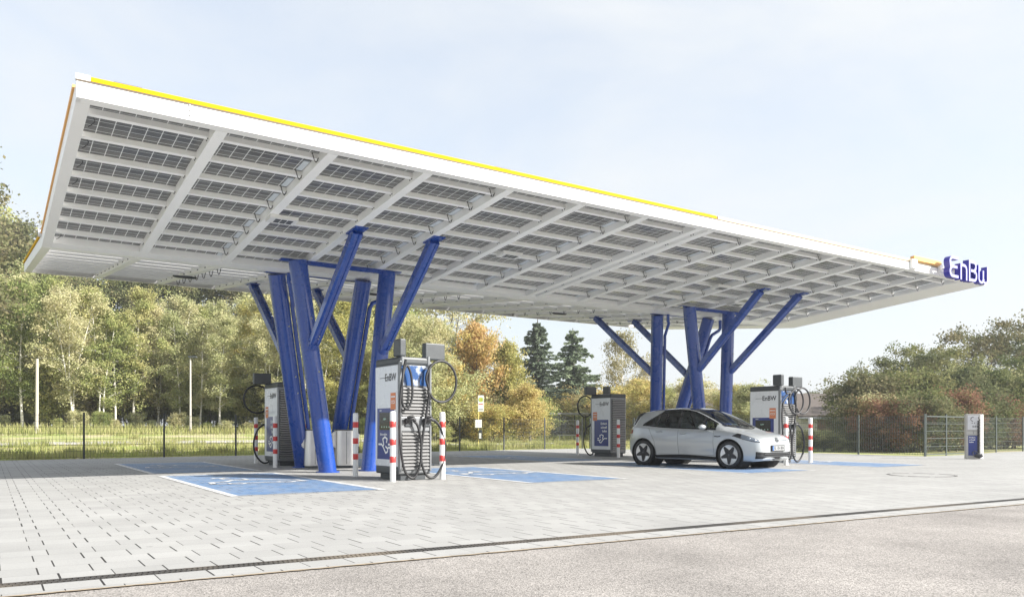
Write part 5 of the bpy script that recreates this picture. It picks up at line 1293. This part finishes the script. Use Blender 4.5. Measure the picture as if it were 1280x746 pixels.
def make_tree(seed, H, cr, trunk_r, stems, leafn, leaf, lm, barkm, crown0=.35, shape='oval', droop=0.0, lean=.1, cl=.42, branches=26):
    rnd = random.Random(seed); tb = MB(); tips = []
    for s_ in range(stems):
        ang = rnd.uniform(0, 6.28); le = lean * rnd.uniform(.3, 1.0) * H * (1 if stems > 1 else .4); h = H * rnd.uniform(.86, .98)
        base = Vector((rnd.uniform(-.25, .25), rnd.uniform(-.25, .25), 0)) * (stems > 1); pts = []; nseg = 9
        wx = rnd.uniform(-.25, .25); wy = rnd.uniform(-.25, .25)
        for i in range(nseg + 1):
            t = i / nseg; pts.append(base + Vector((math.cos(ang) * le * t ** 1.4 + wx * math.sin(t * 5) * .7, math.sin(ang) * le * t ** 1.4 + wy * math.sin(t * 4.2) * .7, h * t)))
        rr = [trunk_r * (1 - .88 * i / nseg) * (1 if stems == 1 else .75) for i in range(nseg + 1)]; rr[0] *= 1.25
        tb.tube([pts[0] - Z * .3] + pts, [rr[0]] + rr, 7)
        for b_ in range(branches // stems + 2):
            t = crown0 * .8 + (1 - crown0 * .8) * ((b_ + rnd.random()) / (branches // stems + 2)); t = min(.97, t)
            i = int(t * nseg); p = pts[i].lerp(pts[min(i + 1, nseg)], t * nseg - i); a = rnd.uniform(0, 6.28)
            u = (t - crown0 * .8) / (1 - crown0 * .8)
            if shape == 'oval': w = cr * (math.sin(math.pi * min(1, .18 + .80 * u)) ** .7)
            elif shape == 'round': w = cr * math.sqrt(max(.05, 1 - (1.7 * (u - .45)) ** 2))
            elif shape == 'bush': w = cr * math.sqrt(max(.1, 1 - u * u * .9))
            else: w = cr * (1 - u) ** .8
            w *= rnd.uniform(.55, 1.12)
            up = rnd.uniform(.15, .75) if shape != 'cone' else -.12
            if shape == 'pine': up = rnd.uniform(-.05, .3)
            q = p + Vector((math.cos(a), math.sin(a), up)) * w; mid = p.lerp(q, .5) + Vector((rnd.uniform(-.15, .15), rnd.uniform(-.15, .15), .12 * w)) 
            br = max(.012, rr[i] * .42); tb.tube([p, mid, q], [br, br * .6, br * .22], 4, cap=False)
            tips.append((p, mid, q, w))
            for c_ in range(3):
                t2 = rnd.uniform(.35, .95); r0 = mid.lerp(q, t2) if t2 > .5 else p.lerp(mid, t2 * 2); q2 = r0 + Vector((rnd.uniform(-1, 1), rnd.uniform(-1, 1), rnd.uniform(-.3, .8) - droop * .6)) * w * .42
                tb.tube([r0, q2], [br * .4, br * .15], 3, cap=False); tips.append((r0, r0.lerp(q2, .5), q2, w * .45))
    vs = []; fs = []; clumps = []
    for p, m_, q, w in tips:
        for _ in range(3):
            t = rnd.uniform(.35, 1.08); c = p.lerp(m_, t * 2) if t < .5 else m_.lerp(q, (t - .5) * 2); clumps.append((c + Vector((rnd.gauss(0, 1), rnd.gauss(0, 1), rnd.gauss(0, .8))) * cl * .5, cl * rnd.uniform(.5, 1.25)))
    per = max(1, leafn // len(clumps))
    for c, r_ in clumps:
        for _ in range(int(per * rnd.uniform(.4, 1.6))):
            d = Vector((rnd.gauss(0, 1), rnd.gauss(0, 1), rnd.gauss(0, .75))); p = c + d * r_ * .55
            if droop: p.z -= abs(rnd.gauss(0, 1)) * droop * r_
            if p.z < .15: p.z = rnd.uniform(.1, .5)
            leafquad(vs, fs, p, leaf * rnd.uniform(.6, 1.3), rnd, dirv=Vector((0, 0, -1)) if droop > .5 else None)
    return tb, (vs, fs), barkm, lm
def make_spruce(seed, H, cr, lm, barkm, n_=15000, leaf=.20, crown0=.08, ragged=.25):
    rnd = random.Random(seed); tb = MB(); tb.tube([(0, 0, -.3), (.05, 0, H * .5), (0, 0, H)], [.26, .17, .03], 8); vs = []; fs = []
    z = H * crown0; 
    whorls = []
    while z < H * .985: whorls.append(z); z += rnd.uniform(.30, .48)
    per = n_ // (len(whorls) * 8)
    for z in whorls:
        u = (z / H - crown0) / (1 - crown0); nb = rnd.randint(6, 9)
        for b_ in range(nb):
            a = rnd.uniform(0, 6.28); w = cr * ((1 - u) ** .85 + .03) * rnd.uniform(1 - ragged * 1.6, 1 + ragged); p = Vector((0, 0, z)); q = p + Vector((math.cos(a) * w, math.sin(a) * w, -w * .22 + rnd.uniform(-.1, .2)))
            mid = p.lerp(q, .55) - Z * w * .10; tb.tube([p, mid, q], [.035, .02, .008], 3, cap=False)
            k = int(per * (w / cr * 1.6 + .25)); dr = (q - p).normalized(); sd = dr.cross(Z).normalized()
            for _ in range(k):
                t = rnd.random() ** .8; c = p.lerp(mid, t * 1.8) if t < .55 else mid.lerp(q, (t - .55) / .45)
                c = c + sd * rnd.uniform(-1, 1) * w * .24 * (1.05 - t) + Z * (-abs(rnd.gauss(0, .16)) + .04)
                leafquad(vs, fs, c, leaf * rnd.uniform(.6, 1.2), rnd, dirv=(dr + sd * rnd.uniform(-1, 1) - Z * .5).normalized())
    return tb, (vs, fs), barkm, lm
PROTO = {}
def proto(key, data):
    tb, (vs, fs), bk, lm = data
    r = empty('tree', (0, 0, 0)); t = tb.build('trunk', bk, r, fix=False)
    me = bpy.data.meshes.new('crown'); me.from_pydata([tuple(v) for v in vs], [], fs); me.materials.append(lm); me.update()
    c = bpy.data.objects.new('crown', me); COL.objects.link(c); c.parent = r
    PROTO[key] = (r, t, c, tb)
used_p = set()
def plant(key, loc, s=1.0, rz=None, name='tree', label='', cat='tree', group=None, sz=None, rnd=random.Random(5), lm=None):
    r, t, c, _ = PROTO[key]
    n = r.copy(); COL.objects.link(n); n.name = name; n.location = loc; n.rotation_euler = (0, 0, rnd.uniform(0, 6.28) if rz is None else rz); n.scale = (s, s, sz or s)
    for ch in (t, c):
        k = ch.copy(); COL.objects.link(k); k.parent = n
        if ch is c and lm:
            k.material_slots[0].link = 'OBJECT'; k.material_slots[0].material = lm
    setprops(n, label, cat, group); return n
for i in range(5): proto('birch%d' % i, make_tree(20 + i, 10.5, 2.0, .10, 1 + (i % 3 != 0) + (i == 4), 14500, .11, LM['birch'], bark_w, crown0=.22, shape='oval', lean=.16, cl=.40, branches=30))
for i in range(2): proto('tall%d' % i, make_tree(40 + i, 15, 3.6, .20, 1, 20000, .17, LM['dull'], bark_g, crown0=.3, shape='oval', lean=.05, cl=.75, branches=36))
for i in range(2): proto('maple%d' % i, make_tree(50 + i, 9.5, 3.0, .16, 1, 17000, .17, LM['orange'], bark_d, crown0=.16, shape='oval', lean=.05, cl=.62, branches=36))
for i in range(3): proto('bush%d' % i, make_tree(60 + i, 3.2, 2.0, .05, 4, 12000, .105, LM['dull'], bark_g, crown0=.05, shape='bush', lean=.25, cl=.42, branches=36))
proto('oak', make_tree(70, 7.4, 3.7, .16, 2, 13000, .125, LM['dull'], bark_d, crown0=.25, shape='round', lean=.18, cl=.40, branches=34))
proto('pale', make_tree(80, 11.5, 2.6, .12, 1, 9500, .13, LM['pale'], bark_w, crown0=.22, shape='oval', lean=.04, cl=.45, droop=.7, branches=34))
proto('bigopen', make_tree(85, 13.5, 5.5, .24, 2, 15000, .18, LM['birch'], bark_d, crown0=.28, shape='round', lean=.16, cl=.65, branches=34))
proto('spruce', make_spruce(90, 14.0, 3.6, LM['spruce'], bark_d, 22000, .24))
proto('pine', make_spruce(91, 13.0, 3.2, LM['pine'], bark_d, 15000, .26, crown0=.30, ragged=.5))
def at(px, d, dz=0): return ground_at((px - 640) / 1000 * d, d) + Z * (dz - .05)
rnd = random.Random(11)
# birch wood on the left: front rows
gb = 'slender birches of the wood behind the left fence'
spots = []
for px in range(-150, 590, 25):
    spots.append((px + rnd.uniform(-9, 9), rnd.uniform(56, 61), 1))
for px in range(-140, 600, 30):
    spots.append((px + rnd.uniform(-12, 12), rnd.uniform(63, 70), 2))
for i, (px, d, row) in enumerate(spots):
    if 560 < px and row == 1: continue
    top = 372 + (0 if px > 110 else (110 - px) * -.28) + rnd.uniform(-14, 30)           # image height of the crown top
    if row == 2: top -= 8
    if px > 440: top += 30
    loc = at(px, d); H = CAMH + (HOR - top) / 1000 * d - loc.z
    lm = LM['yellow'] if rnd.random() < .04 else LM['green'] if rnd.random() < .30 else None
    red = 90 < px < 190 and row == 1 and rnd.random() < .25
    lab = 'slender pale-trunked birch in the yellow-green wood behind the left fence'
    
    plant('birch%d' % rnd.randrange(5), loc, H / 10.3 * 1.0, name='birch_tree', label=lab, group=gb, sz=H / 10.3, lm=lm)
for i, px in enumerate(range(-120, 560, 24)):
    loc = at(px + rnd.uniform(-7, 7), rnd.uniform(53.5, 57.5))
    plant('bush%d' % (i % 3), loc, rnd.uniform(.18, .36), name='shrub', label='small weedy shrub at the front edge of the birch wood', cat='shrub', group='small weedy shrubs before the wood', lm=rnd.choice([LM['green'], LM['dull'], LM['birch']]))
gt = 'tall darker trees behind the birch wood'
for i, px in enumerate(range(-160, 470, 34)):
    d = rnd.uniform(78, 88); top = 338 + rnd.uniform(-14, 12)
    if px < 60: top = 262 + px * .75 + rnd.uniform(-12, 12)
    if 300 < px < 345: top = 372
    loc = at(px + rnd.uniform(-8, 8), d); H = CAMH + (HOR - top) / 1000 * d - loc.z
    plant('tall%d' % (i % 2), loc, H / 14.5, name='tall_tree', label='tall darker green tree rising behind the birch wood', group=gt, lm=LM['green'] if i % 3 == 0 else None)
t = at(-78, 52); plant('tall1', t, (CAMH + (HOR - 165) / 1000 * 52 - t.z) / 14.5 * .98, name='tall_tree', label='tallest tree, its twigs just entering the photo at the far left edge', sz=(CAMH + (HOR - 165) / 1000 * 52 - t.z) / 14.5)
# low shrubs in front of and inside the wood
gs = 'low shrubs at the foot of the birch wood'
for i, px in enumerate(range(-120, 620, 11)):
    d = rnd.uniform(58.5, 70); loc = at(px + rnd.uniform(-6, 6), d)
    plant('bush%d' % (i % 3), loc, rnd.uniform(.8, 1.75), name='shrub', label='low leafy shrub at the foot of the birch wood', cat='shrub', group=gs, lm=rnd.choice([LM['green'], LM['green'], LM['birch'], None, LM['birch']]))
# centre
def H_at(px, top, d): 
    loc = at(px, d); return loc, CAMH + (HOR - top) / 1000 * d - loc.z
def put(key, h0, px, top, d, name, label, cat='tree', group=None, lm=None, wf=1.0, rz=None):
    loc, H = H_at(px, top, d); return plant(key, loc, H / h0 * wf, name=name, label=label, cat=cat, group=group, sz=H / h0, lm=lm, rz=rz)
put('bigopen', 13.0, 556, 368, 80, 'open_tree', 'broad open-crowned green tree above the nearest charger, under the canopy edge', wf=.95)
put('bigopen', 13.0, 500, 372, 90, 'open_tree', 'open-crowned tree left behind the nearest charger', wf=.9, lm=LM['green'])
put('maple0', 9.2, 597, 408, 64, 'autumn_maple', 'orange and gold maple, left one of the pair behind the bus stop sign', wf=.72)
put('maple1', 9.2, 634, 423, 66, 'autumn_maple', 'gold maple, right one of the pair behind the bus stop sign', lm=LM['yellow'], wf=.60)
put('maple1', 9.2, 556, 440, 60, 'autumn_maple', 'rusty orange tree seen through the big cable loop of the nearest charger', rz=2, wf=.8)
put('maple0', 9.2, 532, 438, 57, 'yellow_tree', 'yellow-green tree right behind the nearest charger', lm=LM['birch'], rz=1)
put('spruce', 14.0, 672, 397, 84, 'spruce', 'dark full spruce between the gold maples and the pine', wf=1.5)
put('pine', 13.0, 716, 410, 88, 'pine_tree', 'lighter shaggy pine right of the dark spruce', wf=1.35)
put('pale', 11.3, 778, 410, 78, 'pale_birch', 'pale thin birch behind the left blue struts of the right column group')
put('pale', 11.3, 810, 448, 84, 'pale_birch', 'smaller pale birch right of the taller one', rz=2)
gc = 'shrubs along the far road behind the middle of the fence'
for i in range(34):
    px = 500 + i * 9.5; d = rnd.uniform(58, 74) if px < 668 or px > 775 else rnd.uniform(80, 88); top = rnd.uniform(490, 512)
    put('bush%d' % (i % 3), 3.2, px + rnd.uniform(-4, 4), top, d, 'shrub', 'autumn shrub behind the middle of the back fence', 'shrub', gc, lm=rnd.choice([LM['birch'], LM['yellow'], LM['green'], LM['orange'], LM['pale']]), wf=1.1)
for px, top, d, k, lm, lab in ((700, 492, 84, 'maple0', 'yellow', 'small yellow-green tree below the pine'), (735, 494, 80, 'maple1', 'birch', 'small light green tree left of the charger by the car'), (800, 476, 60, 'maple0', 'yellow', 'small yellow tree above the rear of the car'), (835, 482, 64, 'maple1', 'green', 'small green tree behind the roof of the car'),
                          (866, 474, 58, 'maple0', 'birch', 'small green tree between the right blue columns'), (892, 488, 62, 'maple1', 'birch', 'small bushy tree left of the rightmost column'), (922, 484, 56, 'maple0', 'yellow', 'yellow-green small tree above the windscreen of the car, beside the house'), (940, 478, 54, 'maple1', 'birch', 'light green small tree left of the right charger'), (655, 478, 60, 'maple1', 'yellow', 'yellow bushy tree at the foot of the spruce')):
    put(k, 9.2, px, top, d, 'small_tree', lab, lm=LM[lm], wf=1.25)
# far trees right of centre
for i, (px, top) in enumerate(((1012, 492), (1030, 496), (1046, 486), (1062, 492), (980, 502), (1078, 478))):
    put('maple%d' % (i % 2), 9.2, px, top, 110, 'distant_tree', 'distant hazy tree behind the bungalow roof', group='distant trees behind the bungalow', lm=LM['pale'] if i % 2 else LM['dull'], wf=1.5)
# right side bushes and trees
for px, top, d, k, h0, lm, wf, lab in (
    (1125, 452, 44, 'oak', 7.2, None, 1.0, 'large dull green rounded tree left of the mesh gate'), (1165, 440, 46, 'oak', 7.2, 'rgreen', .95, 'green tree above the mesh gate'),
    (1085, 486, 42, 'bush0', 3.1, 'dull', 1.0, 'leftmost dull green bush behind the right fence'), (1100, 470, 43, 'oak', 7.2, 'rgreen', .9, 'bushy tree over the right fence post'),
    (1232, 417, 50, 'oak', 7.2, None, 1.05, 'highest spreading tree at the right edge, open dark branches'), (1275, 432, 52, 'oak', 7.2, 'dull', 1.0, 'spreading tree cut by the right edge of the photo'), (1205, 462, 45, 'oak', 7.2, 'birch', .9, 'yellow-green tree behind the small charging post'),
    (1255, 470, 43, 'oak', 7.2, 'rgreen', 1.0, 'green tree at the right edge below the spreading one'), (1300, 455, 46, 'oak', 7.2, 'rgreen', 1.0, 'green tree just beyond the right edge')):
    put(k, h0, px, top, d, 'broad_tree' if k == 'oak' else 'bush', lab, 'tree' if k == 'oak' else 'bush', lm=LM[lm] if lm else None, wf=wf)
gr_ = 'bushes crowded behind the right mesh fence'
for i, (px, top, d, lm) in enumerate(((1078, 512, 40, 'rgreen'), (1092, 500, 39, 'dull'), (1106, 508, 37, 'red'), (1120, 505, 38, 'birch'), (1132, 515, 36, 'red'), (1145, 500, 37, 'rgreen'), (1160, 505, 36, 'dull'), (1175, 508, 38, 'rgreen'), (1190, 500, 38, 'red'), (1205, 498, 40, 'dull'), (1222, 505, 41, 'rgreen'), (1238, 505, 42, 'red'), (1252, 512, 42, 'red'), (1268, 510, 43, 'red'), (1284, 505, 44, 'red'), (1298, 505, 44, 'dull'), (1100, 480, 41, 'dull'), (1150, 478, 41, 'rgreen'), (1185, 474, 42, 'dull'), (1225, 476, 44, 'rgreen'), (1262, 480, 45, 'birch'))):
    names = {'red': 'reddish', 'rgreen': 'green', 'dull': 'dull green', 'birch': 'yellow-green'}
    put('bush%d' % (i % 3), 3.1, px, top, d, 'bush', '%s leafy bush crowded behind the right mesh fence' % names[lm], 'bush', gr_, lm=LM[lm], wf=1.05)
# clipped hedge in front of the bungalow
for i, px in enumerate(range(978, 1075, 9)):
    put('bush%d' % (i % 3), 3.1, px, 546 if i % 3 else 541, 38, 'hedge_bush', 'low hedge bush in front of the bungalow behind the right charger', 'bush', 'low hedge before the bungalow', lm=LM['dull'] if i % 2 else LM['birch'], wf=1.5)
for r, t, c, _ in PROTO.values():
    for q in (t, c, r): bpy.data.objects.remove(q)
# tall weeds and grass (uncountable)
rnd = random.Random(77)
def blades(name, n, fpos, hmin, hmax, m, w=.02):
    vs = []; fs = []
    for _ in range(n):
        p = fpos(); h = rnd.uniform(hmin, hmax); a = rnd.uniform(0, 3.14); d = Vector((math.cos(a), math.sin(a), 0)); l = Vector((rnd.gauss(0, .25), rnd.gauss(0, .25), 1)) * h; k = len(vs)
        vs += [p - d * w, p + d * w, p + l * .6 + d * w * .6, p + l]; fs.append((k, k + 1, k + 2, k + 3))
    me = bpy.data.meshes.new(name); me.from_pydata([tuple(v) for v in vs], [], fs); me.materials.append(m); me.update(); o = bpy.data.objects.new(name, me); COL.objects.link(o); return o
nF = Vector((-Fd.y, Fd.x, 0))
weed_m = leaf_mat('weed_stalks', [(.20, .23, .08), (.34, .35, .14), (.46, .41, .22)]); gr_m = leaf_mat('grass_blades', [(.20, .26, .06), (.32, .37, .10), (.44, .42, .17)])
def pos_weed():
    s = rnd.uniform(-35, 55); p = F0 + Fd * s + nF * (rnd.uniform(20, 30)); return Vector((p.x, p.y, max(0, terr(p.x, p.y))))
o = blades('tall_weeds', 18000, pos_weed, .12, .6, weed_m, .03); setprops(o, 'tall dry weeds in front of the birch wood', 'weeds', kind='stuff')
def pos_grass():
    s = rnd.uniform(-25, 30); p = F0 + Fd * s + nF * (abs(rnd.gauss(0, 1)) * 5 + .25); return Vector((p.x, p.y, max(0, terr(p.x, p.y)) - .02))
def pos_tuft(cs=[(rnd.uniform(-25, 40), abs(rnd.gauss(0, 1)) * 7 + .4, rnd.uniform(.1, .5)) for _ in range(420)]):
    s, q, r_ = rnd.choice(cs); p = F0 + Fd * (s + rnd.gauss(0, r_)) + nF * max(.2, q + rnd.gauss(0, r_)); return Vector((p.x, p.y, max(0, terr(p.x, p.y)) - .02))
o = blades('grass_tufts', 30000, pos_tuft, .12, .42, weed_m, .018); setprops(o, 'ragged taller grass tufts scattered over the verge', 'grass', kind='stuff')
o = blades('grass', 45000, pos_grass, .05, .16, gr_m, .015); setprops(o, 'short patchy grass verge behind the back fence', 'grass', kind='stuff')

# ------------------------------------------------------------------ light autumn haze
hz_m = bpy.data.materials.new('haze_air'); hz_m.use_nodes = True; n = hz_m.node_tree; n.nodes.clear()
o_ = N(n, 'ShaderNodeOutputMaterial'); pv_ = N(n, 'ShaderNodeVolumePrincipled'); pv_.inputs['Color'].default_value = (.93, .95, 1, 1); pv_.inputs['Density'].default_value = .0008; pv_.inputs['Anisotropy'].default_value = .3
n.links.new(pv_.outputs[0], o_.inputs['Volume'])
mb = MB(); mb.box(-190, 190, -70, 210, -1.1, 22); o = mb.build('haze', hz_m); setprops(o, kind='stuff')
